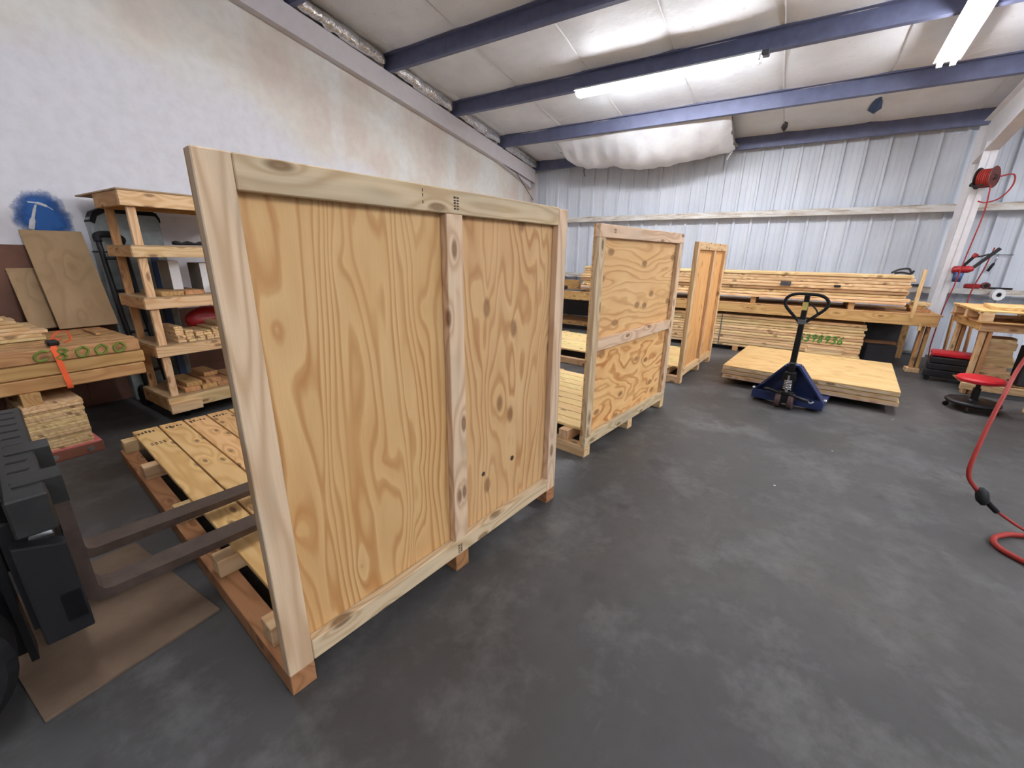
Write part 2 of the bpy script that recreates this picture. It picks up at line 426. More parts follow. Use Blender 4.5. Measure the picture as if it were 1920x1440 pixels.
GLYPH = {  # pen strokes in a 0..1 box
 '5': [[(0.85, 1), (0.25, 0.95), (0.15, 0.55), (0.6, 0.6), (0.8, 0.35), (0.55, 0.02), (0.1, 0.1)]],
 '3': [[(0.1, 0.95), (0.6, 0.98), (0.75, 0.75), (0.35, 0.55), (0.8, 0.35), (0.6, 0.03), (0.1, 0.08)]],
 '9': [[(0.8, 0.9), (0.4, 1), (0.15, 0.72), (0.4, 0.5), (0.8, 0.75), (0.8, 0.9), (0.7, 0.4), (0.5, 0)]],
 '8': [[(0.75, 0.9), (0.4, 1), (0.2, 0.78), (0.75, 0.3), (0.5, 0), (0.15, 0.22), (0.7, 0.7), (0.75, 0.9)]],
 '6': [[(0.7, 1), (0.3, 0.65), (0.15, 0.25), (0.45, 0), (0.8, 0.22), (0.55, 0.48), (0.2, 0.3)]],
 '0': [[(0.5, 1), (0.12, 0.6), (0.3, 0.05), (0.7, 0.05), (0.9, 0.55), (0.5, 1)]],
 'C': [[(0.9, 0.85), (0.5, 1), (0.1, 0.6), (0.3, 0.1), (0.9, 0.15)]],
}
def writing(name, text, parent, origin, du, dv, wdt, hgt, step, pen, mat):
    du, dv = Vector(du), Vector(dv); o = Vector(origin); bm = bmesh.new()
    for i, ch in enumerate(text):
        for st in GLYPH.get(ch, []):
            pts = [o + du * (i * step + p[0] * wdt + p[1] * hgt * 0.2) + dv * (p[1] * hgt) for p in st]
            add_tube(bm, catmull(pts, 5), pen, 6)
    return obj_bm(name, bm, mat, parent)
def copy_tree(o, parent=None):
    c = o.copy(); col.objects.link(c); c.parent = parent
    for ch in list(o.children): copy_tree(ch, c)
    return c

# ------------------------------------------------------------------ the room
XL, XR, YB, YF = -5.78, 9.6, 9.85, -6.2
def roof(y): return 3.47 + 0.150 * (9.67 - y)     # underside of the purlins
f = link('floor', None); tag(f, kind='structure')
bx('floor_slab', f, (XL - 0.3, XR + 0.3), (YF - 0.3, YB + 0.3), (-0.2, 0.0), 'concrete', 0, top=True)
# slab is authored unrotated so its texture lies in world metres
wl = link('wall_left', None); tag(wl, kind='structure')
bm = bmesh.new(); add_box(bm, (XL - 0.12, XL), (YF, YB + 0.05), (0, roof(YF) + 0.3)); obj_bm('drywall', bm, 'drywall', wl)
bx('wall_panel', wl, (XL, XL + 0.012), (-3.5, 1.024), (0.0, 1.56), 'brown_board')
bx('wall_panel', wl, (XL, XL + 0.012), (1.025, 3.4), (0.0, 0.9), 'brown_board')
# sprayed stencil mark: blue overspray with a bare hammer outline
sp = bm = bmesh.new(); add_box(bm, (-0.0006, 0.0006), (-0.25, 0.25), (-0.28, 0.28)); obj_bm('spray_paint', bm, 'spray', wl, loc=(XL + 0.0015, 1.075, 1.80))
bm = bmesh.new(); add_tube(bm, catmull([(0, -0.085, -0.11), (0, -0.06, -0.03), (0, -0.03, 0.06), (0, -0.012, 0.105)], 4), [0.020] * 5 + [0.011] * 4 + [0.008] * 4, 8)
add_tube(bm, catmull([(0, -0.06, 0.122), (0, 0.0, 0.118), (0, 0.05, 0.098), (0, 0.09, 0.068)], 5), [0.006] * 5 + [0.012] * 6 + [0.004] * 5, 8)
bmesh.ops.scale(bm, vec=(0.12, 1, 1), verts=bm.verts[:])
obj_bm('hammer_stencil', bm, 'hammer_white', wl, True, loc=(XL + 0.003, 1.06, 1.80))
# steel-clad back wall
wb = link('wall_back', None); tag(wb, kind='structure')
def sheet_mesh(name, width, height):
    prof = []; pitch = width / 3
    for i in range(3):
        x = i * pitch
        prof += [(x + 0.0, 0), (x + 0.008, -0.042), (x + 0.044, -0.042), (x + 0.052, 0), (x + 0.145, 0), (x + 0.150, -0.003), (x + 0.157, -0.003), (x + 0.162, 0), (x + 0.225, 0), (x + 0.230, -0.003), (x + 0.237, -0.003), (x + 0.242, 0)]
    prof += [(width, 0)]
    bm = bmesh.new()
    for (a, b) in zip(prof, prof[1:]):
        q = [bm.verts.new((a[0], a[1], 0)), bm.verts.new((b[0], b[1], 0)), bm.verts.new((b[0], b[1], height)), bm.verts.new((a[0], a[1], height))]
        bm.faces.new(q)
    bmesh.ops.remove_doubles(bm, verts=bm.verts[:], dist=1e-5)
    ret = bmesh.ops.extrude_face_region(bm, geom=bm.faces[:])
    bmesh.ops.translate(bm, vec=(0, 0.002, 0), verts=[v for v in ret['geom'] if isinstance(v, bmesh.types.BMVert)])
    bmesh.ops.recalc_face_normals(bm, faces=bm.faces[:])
    me = bpy.data.meshes.new(name); bm.to_mesh(me); bm.free(); me.materials.append(M['sheet']); return me
sm = sheet_mesh('metal_sheet', 0.914, 3.62)
k = 0; x = XL
while x < XR:
    link('metal_sheet', sm, wb, (x, YB - (0.0 if k % 2 else 0.002), 0.0)); x += 0.911; k += 1
bx('outer_liner', wb, (XL - 0.1, XR + 0.1), (YB + 0.01, YB + 0.1), (0, 3.75), 'dark_grey')
for z0, z1 in ((2.285, 2.395), (1.05, 1.135)):
    pr = [(9.65, z0), (9.652, z0 - 0.0), (YB - 0.043, z0), (YB - 0.043, z0 + 0.006), (9.66, z0 + 0.006), (9.66, z1 - 0.012), (9.69, z1 - 0.012), (9.69, z1), (9.65, z1)]
    prism('girt', pr[:1] + pr[2:], 'x', XL, XR, 'girt', wb)
bx('base_channel', wb, (XL, XR), (YB - 0.09, YB - 0.044), (0.0, 0.05), 'girt')
wr = link('wall_right', None); tag(wr, kind='structure')
sm2 = sheet_mesh('metal_sheet_tall', 0.914, 6.0)
y = YF
while y < YB - 0.9:
    link('metal_sheet', sm2, wr, (XR, y, 0), (0, 0, R(90))); y += 0.914
bx('outer_liner', wr, (XR + 0.04, XR + 0.12), (YF, YB), (0, 6.2), 'dark_grey')
wf = link('wall_front', None); tag(wf, kind='structure')
x = XL
while x < XR:
    link('metal_sheet', sm2, wf, (x + 0.914, YF, 0), (0, 0, R(180))); x += 0.914
bx('outer_liner', wf, (XL, XR), (YF - 0.12, YF - 0.04), (0, 6.2), 'dark_grey')

# roof
ce = link('ceiling', None); tag(ce, kind='structure')
n = (YF - 0.2, YB + 0.2)
prism('roof_deck', [(n[0], roof(n[0]) + 0.27), (n[1], roof(n[1]) + 0.27), (n[1], roof(n[1]) + 0.33), (n[0], roof(n[0]) + 0.33)], 'x', XL - 0.2, XR + 0.2, 'dark_grey', ce)
PUR = [9.67 - 1.502 * i for i in range(0, 11)]
for i, y in enumerate(PUR):
    zb = roof(y); zt = zb + 0.20
    if i == 0:   # eave strut
        pr = [(y - 0.03, zb), (y + 0.05, zb), (y + 0.05, zt + 0.02), (y - 0.03, zt + 0.03), (y - 0.03, zt + 0.02), (y + 0.04, zt + 0.01), (y + 0.04, zb + 0.008), (y - 0.03, zb + 0.008)]
        pr = [(y - 0.03, zb), (y + 0.05, zb), (y + 0.05, zt), (y - 0.03, zt + 0.012)]
    else:        # Z purlin: web with a lower flange towards the eave and an upper flange towards the ridge
        pr = [(y, zb), (y + 0.062, zb - 0.008), (y + 0.066, zb + 0.012), (y + 0.006, zb + 0.008), (y + 0.006, zt), (y - 0.062, zt + 0.009), (y - 0.066, zt - 0.008), (y, zt - 0.008)]
    prism('purlin', pr, 'x', XL + 0.02, XR, 'purlin_paint', ce)
def blanket(x0, x1, seed):
    bm = bmesh.new(); nu, nv = 10, 150; rows = []
    for j in range(nv + 1):
        y = YF + (YB - YF) * j / nv; row = []
        ph = ((9.67 - y) / 1.502) % 1.0
        for i in range(nu + 1):
            u = i / nu; x = x0 + (x1 - x0) * u
            e = 1 - abs(2 * u - 1) ** 5
            sagv = 0.018 * math.sin(math.pi * ph) ** 0.7
            dz = -0.014 * e - sagv * (0.6 + 0.4 * e) + 0.012 * mnoise.noise((x * 1.7 + seed, y * 1.3, seed))
            row.append(bm.verts.new((x, y, roof(y) + 0.212 + dz)))
        rows.append(row)
    for j in range(nv):
        for i in range(nu): bm.faces.new((rows[j][i], rows[j][i + 1], rows[j + 1][i + 1], rows[j + 1][i]))
    # stapled seam tab hanging at one edge
    tab = []
    for j in range(nv + 1):
        y = YF + (YB - YF) * j / nv
        wob = 0.010 * mnoise.noise((y * 2.1, seed, 0.3)); ph = ((9.67 - y) / 1.502) % 1.0
        hgt_ = 0.022 * math.sin(math.pi * ph) ** 0.5
        tab.append((bm.verts.new((x1 - 0.004, y, roof(y) + 0.212)), bm.verts.new((x1 + 0.01 + wob, y, roof(y) + 0.205 - hgt_)), bm.verts.new((x1 + 0.024 + wob, y, roof(y) + 0.212))))
    for j in range(nv):
        for a in (0, 1): bm.faces.new((tab[j][a], tab[j][a + 1], tab[j + 1][a + 1], tab[j + 1][a]))
    o = obj_bm('insulation_blanket', bm, 'vinyl', ce, True)
    return o
x = -0.61 - 1.22 * 5; s = 0
while x < XR:
    blanket(max(x, XL), min(x + 1.216, XR), s * 7.7); x += 1.22; s += 1
# torn blanket flaps
def flap(p, pts, mat):
    bm = bmesh.new(); vs_ = [bm.verts.new(q) for q in pts]; bm.faces.new(vs_)
    ret = bmesh.ops.extrude_face_region(bm, geom=bm.faces[:]); bmesh.ops.translate(bm, vec=(0.004, 0.002, 0.006), verts=[v for v in ret['geom'] if isinstance(v, bmesh.types.BMVert)])
    return obj_bm('torn_flap', bm, mat, ce, loc=p)
flap((-0.60, 9.2, roof(9.2) + 0.175), [(0, 0, 0.02), (0.05, 0.05, 0.0), (0.04, 0.22, -0.03), (0.0, 0.3, -0.07), (-0.05, 0.2, -0.02)], 'dark_grey')
flap((0.55, 8.75, roof(8.75) + 0.17), [(0, 0, 0.03), (0.06, 0.06, 0.02), (0.09, 0.25, -0.08), (0.02, 0.42, -0.10), (-0.07, 0.3, -0.07), (-0.03, 0.1, 0.0)], 'steel_blue')
flap((-4.75, 4.35, roof(4.35) + 0.185), [(0, 0, 0.0), (0.10, 0.05, 0.0), (0.16, 0.25, -0.02), (0.05, 0.36, -0.04), (-0.03, 0.2, -0.01)], 'dark_grey')
# rigid frames: tapered column and haunched rafter at each end of the bay
def rafter(name, x0, x1, thick, mat, dep):
    t = link(name, None); tag(t, kind='structure')
    ys = [YF, 4.0, 6.4, 8.0, 9.0, 9.5]
    bot = [roof(yv) - dep(yv) for yv in ys]
    poly = [(yv, roof(yv) - 0.012) for yv in ys] + [(yv, b) for yv, b in zip(ys[::-1], bot[::-1])]
    xm = (x0 + x1) / 2
    prism('web', [(p[0], p[1]) for p in poly], 'x', xm - thick / 2, xm + thick / 2, mat, t)
    prism('top_flange', [(yv, roof(yv) - 0.012) for yv in ys] + [(yv, roof(yv) - 0.003) for yv in ys[::-1]], 'x', x0, x1, mat, t)
    prism('bottom_flange', [(yv, b) for yv, b in zip(ys, bot)] + [(yv, b - 0.012) for yv, b in zip(ys[::-1], bot[::-1])], 'x', x0, x1, mat, t)
    return t
rl = rafter('trim_1', XL + 0.0, XL + 0.115, 0.01, 'trim_white', lambda yv: 0.27 if yv < 8.5 else 0.27 + (yv - 8.5) * 0.18)
rotf = prism('face_board', [(YF, roof(YF) - 0.28), (9.6, roof(9.6) - 0.29), (9.6, roof(9.6) - 0.005), (YF, roof(YF) - 0.005)], 'x', XL + 0.116, XL + 0.122, 'trim_white', rl)
prism('corner_post', [(XL, 9.61), (XL + 0.13, 9.61), (XL + 0.13, 9.75), (XL, 9.75)], 'z', 0, 3.4, 'trim_white', rl)
tube('tie_rod', [(XL + 0.12, 8.75, 3.30), (XL + 0.08, 9.6, 2.82)], 0.008, 'dark_grey', rl, n=0)
FX = 1.90
t2 = rafter('trim_2', FX, FX + 0.15, 0.012, 'white_paint', lambda yv: 0.30 if yv < 6.4 else 0.30 + (yv - 6.4) * 0.085)
prism('column_web', [(9.62, 0), (9.64, 0), (9.64, 3.45), (9.06, 3.50), (9.06, 3.12), (9.50, 0)], 'x', FX + 0.071, FX + 0.079, 'white_paint', t2)
prism('column_flange', [(9.50, 0), (9.512, 0), (9.072, 3.14), (9.06, 3.12)], 'x', FX, FX + 0.15, 'white_paint', t2)
prism('column_back_flange', [(9.635, 0), (9.648, 0), (9.648, 3.45), (9.635, 3.45)], 'x', FX, FX + 0.15, 'white_paint', t2)
# foil-faced insulation rolled into the gap over the left rafter
for i in range(1, 6):
    ya, yb = PUR[i] + 0.09, PUR[i - 1] - 0.10
    bm = bmesh.new(); pts = []; rad = []
    for k in range(25):
        u = k / 24; yy = ya + (yb - ya) * u
        pts.append((XL + 0.145 + 0.02 * mnoise.noise((yy * 3, i, 1)), yy, roof(yy) + 0.085 + 0.012 * mnoise.noise((yy * 4, i, 5))))
        rad.append((0.086 + 0.02 * mnoise.noise((yy * 9, i, 9))) * (0.75 + 0.25 * math.sin(math.pi * min(1, max(0, u * 1.0)))))
    add_tube(bm, pts, rad, 14)
    for v in bm.verts: v.co += Vector((mnoise.noise(v.co * 18), mnoise.noise(v.co * 18 + Vector((9, 0, 0))), mnoise.noise(v.co * 18 + Vector((0, 9, 0))))) * 0.014
    obj_bm('foil_insulation_roll', bm, 'foil', ce, True)

# sagging insulation bag
def sag_bag():
    t = thing('sagging_insulation', 'white sagging insulation blanket bulging below the eave above the steel wall', 'insulation', (-2.95, 8.9, 3.2))
    bm = bmesh.new(); nu, nv = 64, 26; rows = []
    prof = [(-4.62, 0.06), (-4.35, 0.30), (-4.1, 0.36), (-3.6, 0.36), (-3.2, 0.46), (-2.85, 0.52), (-2.5, 0.47), (-2.1, 0.40), (-1.7, 0.36), (-1.42, 0.33), (-1.30, 0.20)]
    def sg(xx):
        for (a, va), (b, vb) in zip(prof, prof[1:]):
            if xx <= b:
                tt = (xx - a) / (b - a); tt = tt * tt * (3 - 2 * tt); return va + (vb - va) * tt
        return prof[-1][1]
    for j in range(nv + 1):
        v = j / nv; row = []
        for i in range(nu + 1):
            u = i / nu; xx = -4.62 + 3.32 * u + 0.10 * (1 - v) * math.sin(math.pi * u) * 0
            yy = 8.235 + v * 1.36
            base = (roof(8.23) + 0.16) * (1 - v) + (roof(9.6) + 0.03) * v
            s_ = sg(xx) * (math.sin(math.pi * min(1, v * 0.97 + 0.03)) ** 0.75)
            wr_ = 0.04 * mnoise.noise((xx * 6.0 + 2.5 * yy, yy * 1.5, 2.2)) + 0.05 * mnoise.noise((xx * 2.2, yy * 2.0, 7.0))
            wr_ += 0.018 * math.sin(xx * 20 + yy * 5) * max(0, 1 - abs(v - 0.25) * 3.2)
            row.append(bm.verts.new((xx + 2.95, yy - 8.9, base - s_ + wr_ * min(1, 4 * v, 4 * (1 - v)) - 3.2)))
        rows.append(row)
    for j in range(nv):
        for i in range(nu): bm.faces.new((rows[j][i], rows[j][i + 1], rows[j + 1][i + 1], rows[j + 1][i]))
    o = obj_bm('blanket_facing', bm, 'sag', t, True)
    # ragged fibreglass batt edge at both ends
    for e, xx in ((0, -4.60), (1, -1.31)):
        bm = bmesh.new(); pts = []; rad = []
        for k in range(19):
            v = k / 18; yy = 8.26 + v * 1.30
            base = (roof(8.23) + 0.16) * (1 - v) + (roof(9.6) + 0.03) * v
            pts.append((xx + 2.95 + 0.02 * mnoise.noise((v * 9, e, 0)), yy - 8.9, base - sg(xx) * math.sin(math.pi * (v * 0.97 + 0.03)) ** 0.75 + 0.03 - 3.2)); rad.append(0.03 + 0.022 * mnoise.noise((v * 13, e, 4)))
        add_tube(bm, pts, rad, 8); obj_bm('batt_edge', bm, 'grey_card', t, True)
    tube('hanging_strand', [(-1.34 + 0.05, 0.45, 0.18), (-1.33, 0.47, 0.10), (-1.30, 0.48, 0.0)], 0.012, 'grey_card', t, 6)
    tube('torn_strip', [(1.60, 0.42, 0.19), (1.57, 0.40, 0.13), (1.53, 0.40, 0.06)], 0.014, 'white_card', t, 6)
sag_bag()

# ------------------------------------------------------------------ lights
def strip_light(label, loc, rot, power=1.0, length=2.44):
    t = tag(link('strip_light', None, None, loc, rot), label, 'light', 'twin tube strip lights')
    bm = bmesh.new()
    poly = [(-0.05, 0.0), (-0.115, -0.044), (-0.03, -0.046), (0.03, -0.046), (0.115, -0.044), (0.05, 0.0)]
    A = [bm.verts.new((-length / 2, p[0], p[1])) for p in poly]; B = [bm.verts.new((length / 2, p[0], p[1])) for p in poly]
    bm.faces.new(A); bm.faces.new(B[::-1])
    for i in range(6): bm.faces.new((A[i], B[i], B[(i + 1) % 6], A[(i + 1) % 6]))
    obj_bm('housing', bm, 'white_card', t)
    for s in (-1, 1):
        bm = bmesh.new(); add_tube(bm, [(-length / 2 + 0.03, s * 0.058, -0.074), (length / 2 - 0.03, s * 0.058, -0.074)], 0.026, 12)
        obj_bm('tube', bm, tube_mat(power), t, True)
        for e in (-1, 1):
            bm = bmesh.new(); add_box(bm, (e * (length / 2 - 0.015) - 0.012, e * (length / 2 - 0.015) + 0.012), (s * 0.058 - 0.026, s * 0.058 + 0.026), (-0.102, -0.03), 0.003)
            obj_bm('lamp_holder', bm, 'white_card', t)
    return t
sl = math.atan(0.150)
l1 = strip_light('lit twin tube strip light running along the third purlin', (-2.02, 6.66, roof(6.66) + 0.005), (0, 0, 0), 1.45)
strip_light('lit twin tube strip light running up the roof slope near the steel column', (1.03, 6.32, roof(6.32) - 0.004), (0, sl, R(90)), 1.1)
strip_light('added unseen twin tube strip light along a purlin over the nearest crate base', (-2.02, 0.65, roof(0.65) - 0.004), (0, 0, 0), 0.85)  # unseen light added to brighten the near deck and left wall
bx('end_bracket', l1, (1.225, 1.30), (-0.05, 0.05), (-0.06, -0.002), 'dark_grey', 0.006)
# unseen bay lights added for brightness; far inner one inferred from the brighter wall
for nm, x, y in (('far inner', 4.84, 6.32), ('far outer', 7.6, 6.32), ('middle inner', 4.84, 0.9), ('middle outer', 7.6, 0.9), ('rear inner', 4.84, -4.0), ('rear outer', 7.6, -4.0)):
    strip_light('added unseen twin tube strip light, ' + nm + ' one of the bay beyond the column', (x, y, roof(y) - 0.004), (0, sl, R(90)), 1.5)

# ------------------------------------------------------------------ crates
BW, BT = 0.089, 0.038
def crate(label, x, y, ang, L, H, m, style, D, plank, wl_, wr_, framemat, deckmat):
    t = thing('shipping_crate', label, 'crate', (x, y, 0), -ang, 'half built crates in a row')
    zb = 0.0885
    for yy in (0.0, m, L - BW): bx('skid', t, (-D, 0), (yy, yy + BW), (0, BW), 'pine_orange' if style == 1 else 'pine')
    for xx in (-D + 0.02, -D * 0.78, -D * 0.52, -0.82, -0.26): bx('cross_beam', t, (xx, xx + BW), (0.015, L - 0.015), (BW, 2 * BW), 'pine')
    yy = 0.095; z0 = 2 * BW
    while yy + plank < L - 0.07:
        j = rng.uniform(-0.006, 0.006)
        bx('deck_board', t, (-D - 0.02 + j, -0.075), (yy, yy + plank - 0.011), (z0, z0 + 0.024), deckmat); yy += plank
    fx = (-BT, 0); px = (-BT - 0.0125, -BT - 0.0005)
    if style in (1, 3):
        bx('stile', t, fx, (0, BW), (zb, H), framemat); bx('stile', t, fx, (L - BW, L), (zb, H - (0.006 if style == 1 else 0)), framemat)
        bx('top_rail', t, fx, (BW + 0.0015, L - BW - 0.0015), (H - BW, H), framemat)
        bx('bottom_rail', t, fx, (BW + 0.0015, L - BW - 0.0015), (zb + 0.003, zb + BW), framemat)
        bx('cleat', t, fx, (m, m + BW), (zb + BW + 0.001, H - BW - 0.001), framemat)
        bx('plywood_sheet', t, px, (0.002, m + BW / 2 - 0.0008), (zb + 0.004, H - 0.002), wl_, 0.0, grain=2)
        bx('plywood_sheet', t, px, (m + BW / 2 + 0.0008, L - 0.002), (zb + 0.004, H - 0.002), wr_, 0.0, grain=2)
    else:
        bx('top_rail', t, fx, (0, L), (H - BW, H), framemat); bx('bottom_rail', t, fx, (0, L), (zb, zb + BW), framemat)
        for a in (0, L - BW): bx('stile', t, fx, (a, a + BW), (zb + BW + 0.001, H - BW - 0.001), framemat)
        zm = 0.855
        bx('middle_rail', t, fx, (BW + 0.001, L - BW - 0.001), (zm, zm + BW), framemat)
        bx('plywood_sheet', t, px, (0.002, L - 0.002), (zm + BW / 2 + 0.0008, H - 0.002), wl_, 0.0, grain=1)
        bx('plywood_sheet', t, px, (0.002, L - 0.002), (zb + 0.004, zm + BW / 2 - 0.0008), wr_, 0.0, grain=1)
    return t
def stamp(parent, x, y, z, vert=True, n=5, s=0.010):
    bm = bmesh.new()
    for i in range(n):
        for j in (0, 1):
            a, b = (y + (j - 0.5) * 0.016, z + (i - n / 2) * s) if vert else (y + (i - n / 2) * s, z + (j - 0.5) * 0.016)
            add_box(bm, (x, x + 0.0008), (a - 0.0055, a + 0.0055), (b - s * 0.33, b + s * rng.uniform(0.1, 0.38)))
    return obj_bm('grade_stamp', bm, 'ink', parent)
c1 = crate('nearest tall plywood crate wall with one vertical cleat on a plank base', -1.257, 0.511, 0.0998, 1.706, 1.786, 0.816, 1, 2.78, 0.163, 'ply_crate_a', 'ply_crate_b', 'pine_grey', 'pine_deck')
stamp(c1, 0.0006, 0.87, 1.742); stamp(c1, 0.0006, 0.845, 0.132)
bm = bmesh.new()
for zz in (1.728, 1.752, 1.768): add_box(bm, (0.0004, 0.001), (0.70, 0.704), (zz - 0.007, zz + 0.004))
obj_bm('grade_stamp', bm, 'ink', c1)
# stamped marks on the deck planks of the nearest crate
bm = bmesh.new()
for i in range(4):
    for j in range(2):
        add_box(bm, (-2.44 + j * 0.03, -2.425 + j * 0.03), (0.13 + i * 0.024, 0.145 + i * 0.024), (2 * BW + 0.0242, 2 * BW + 0.0248))
for yy0 in (0.11, 0.28, 0.44, 0.60):
    for i in range(5): add_box(bm, (-2.75 + rng.uniform(0, 0.05), -2.70 + rng.uniform(0, 0.02)), (yy0 + i * 0.022, yy0 + 0.013 + i * 0.022), (2 * BW + 0.0242, 2 * BW + 0.0248))
obj_bm('printed_mark', bm, 'ink', c1)
# knot hole and plug on the right-hand sheet
lathe('knot_hole', disc_prof(0.013, 0.001, 0.0002), 'ink', c1, 14, (-BT + 0.0002, 1.06, 0.44), (0, R(90), 0))
lathe('knot_hole', disc_prof(0.016, 0.001, 0.0002), 'ink', c1, 7, (-BT + 0.0002, 1.30, 0.44), (0, R(90), 0))
c2 = crate('middle crate wall with a horizontal middle rail and orange swirled lower plywood', -1.157, 2.852, 0.125, 1.632, 1.757, 0.777, 2, 2.6, 0.142, 'ply_crate_c', 'ply_crate_d', 'pine_grey', 'pine_pale')
stamp(c2, 0.0006, 0.22, 1.722, True, 3)
c3 = crate('farthest crate wall standing near the long lumber rack', -0.985, 5.429, 0.067, 1.577, 1.719, 0.833, 3, 2.6, 0.142, 'ply_crate_e', 'ply_crate_e', 'pine', 'pine_pale')

# ------------------------------------------------------------------ framed panels on a pallet jack
def panel(label, z, dx, dy):
    t = thing('framed_panel', label, 'panel', (-0.565 + dx, 5.80 + dy, z), R(-5.2), 'framed panels on the pallet jack')
    W_, L_ = 1.70, 1.62
    bx('plywood_sheet', t, (0, W_), (0, L_), (0.041, 0.053), 'ply_sheet', 0.0, grain=0)
    for yy in (0.0, L_ - BW): bx('rail', t, (0, W_), (yy, yy + BW), (0.003, 0.0405), 'pine_grey')
    for xx in (0.0, W_ / 2 - BW / 2, W_ - BW): bx('stile', t, (xx, xx + BW), (BW + 0.001, L_ - BW - 0.001), (0.003, 0.0405), 'pine_grey')
panel('bottom framed plywood panel of the stack lifted on the pallet jack', 0.078, 0.012, 0.0)
panel('middle framed plywood panel of the stack lifted on the pallet jack', 0.133, -0.006, 0.01)
panel('top framed plywood panel of the stack lifted on the pallet jack', 0.188, 0.0, 0.0)
def pallet_jack():
    t = thing('pallet_jack', 'dark blue pallet jack with a black loop handle under the plywood panels', 'pallet jack', (0.145, 5.22, 0), R(-10))
    for s in (-1, 1):
        bm = bmesh.new()
        A = [(s * 0.25 - 0.08, 0.12), (s * 0.25 + 0.08, 0.12), (s * 0.25 + 0.08, 1.28), (s * 0.25 + 0.04, 1.36), (s * 0.25 - 0.04, 1.36), (s * 0.25 - 0.08, 1.28)]
        lo = [bm.verts.new((p[0], p[1], 0.03)) for p in A]; hi = [bm.verts.new((p[0], p[1], 0.075)) for p in A]
        bm.faces.new(lo); bm.faces.new(hi[::-1])
        for i in range(6): bm.faces.new((lo[i], hi[i], hi[(i + 1) % 6], lo[(i + 1) % 6]))
        fk = obj_bm('fork', bm, 'blue_paint', t)
        lathe('load_roller', disc_prof(0.036, 0.06), 'maroon_wheel', fk, 16, (s * 0.25, 1.18, 0.036), (0, R(90), 0))
    # chassis front bar
    prism('chassis_bar', [(-0.335, 0.035), (0.335, 0.035), (0.335, 0.115), (0.30, 0.135), (-0.30, 0.135), (-0.335, 0.115)], 'y', 0.02, 0.12, 'blue_paint', t, 0.004)
    # triangular back shield with folded edges
    prism('shield', [(-0.31, 0.12), (0.31, 0.12), (0.06, 0.44), (-0.06, 0.44)], 'y', 0.145, 0.155, 'blue_paint', t)
    for s in (-1, 1):
        prism('gusset', [(s * 0.335, 0.115), (s * 0.32, 0.115), (s * 0.055, 0.445), (s * 0.072, 0.455)], 'y', 0.025, 0.156, 'blue_paint', t)
        lathe('pivot_pin', disc_prof(0.02, 0.03), 'chrome', t, 14, (s * 0.335, 0.10, 0.125), (0, R(90), 0))
    prism('shield_cap', [(-0.065, 0.44), (0.065, 0.44), (0.06, 0.465), (-0.06, 0.465)], 'y', 0.05, 0.156, 'blue_paint', t, 0.003)
    lathe('pump_cylinder', [(0, 0.17), (0.05, 0.17), (0.055, 0.18), (0.055, 0.30), (0.04, 0.31), (0.04, 0.36), (0, 0.36)], 'black_steel', t, 20, (0, 0.03, 0))
    pts = [(0.036 * math.cos(a * 0.7), -0.045 + 0.036 * math.sin(a * 0.7), 0.21 + 0.11 * a / 56) for a in range(57)]
    bm = bmesh.new(); add_tube(bm, pts, 0.007, 6); obj_bm('return_spring', bm, 'chrome', t, True)
    lathe('ram', disc_prof(0.018, 0.2), 'chrome', t, 14, (0, -0.045, 0.27))
    prism('fork_head', [(-0.06, 0.30), (0.06, 0.30), (0.05, 0.40), (-0.05, 0.40)], 'y', -0.06, 0.06, 'black_steel', t, 0.006)
    lathe('turntable', disc_prof(0.075, 0.03), 'black_steel', t, 20, (0, -0.01, 0.175))
    prism('steer_yoke', [(-0.03, 0.06), (0.03, 0.06), (0.04, 0.17), (-0.04, 0.17)], 'y', -0.06, 0.03, 'black_steel', t, 0.004)
    bm = bmesh.new(); add_tube(bm, catmull([(-0.20, -0.05, 0.175), (-0.16, -0.07, 0.185), (-0.06, -0.06, 0.165), (0.06, -0.06, 0.16), (0.16, -0.07, 0.14), (0.21, -0.05, 0.135)], 6), 0.017, 10)
    obj_bm('lift_linkage', bm, 'black_steel', t, True)
    tube('foot_pedal', [(0.20, -0.05, 0.135), (0.235, -0.09, 0.125), (0.26, -0.08, 0.145)], 0.009, 'chrome', t, 8)
    tube('axle', [(-0.085, -0.02, 0.085), (0.085, -0.02, 0.085)], 0.016, 'black_steel', t, 12, 0)
    for s in (-1, 1):
        wh = lathe('steer_wheel', [(0.03, -0.026), (0.078, -0.026), (0.086, -0.018), (0.086, 0.018), (0.078, 0.026), (0.03, 0.026)], 'maroon_wheel', t, 28, (s * 0.058, -0.02, 0.086), (0, R(90), 0), False)
        lathe('hub', disc_prof(0.034, 0.05), 'dark_grey', wh, 16)
    prism('handle_shaft', [(-0.028, 0.40), (0.028, 0.40), (0.022, 1.20), (-0.022, 1.20)], 'y', -0.03, 0.016, 'black_steel', t, 0.004)
    bx('shaft_collar', t, (-0.034, 0.034), (-0.036, 0.022), (0.49, 0.505), 'grey_steel')
    bx('handle_bracket', t, (-0.036, 0.036), (-0.038, 0.024), (0.905, 0.955), 'grey_steel', 0.006)
    bx('warning_label', t, (-0.024, 0.024), (-0.033, -0.0305), (1.05, 1.13), 'yellow_label', 0)
    loop = [(-0.03, -0.007, 0.93), (-0.10, -0.007, 1.00), (-0.165, -0.007, 1.07), (-0.185, -0.007, 1.125), (-0.16, -0.007, 1.175), (-0.10, -0.007, 1.203), (0, -0.007, 1.208), (0.10, -0.007, 1.203), (0.16, -0.007, 1.175), (0.185, -0.007, 1.125), (0.165, -0.007, 1.07), (0.10, -0.007, 1.00), (0.03, -0.007, 0.93)]
    tube('loop_handle', loop, 0.0155, 'black_rubber', t, 10, 8)
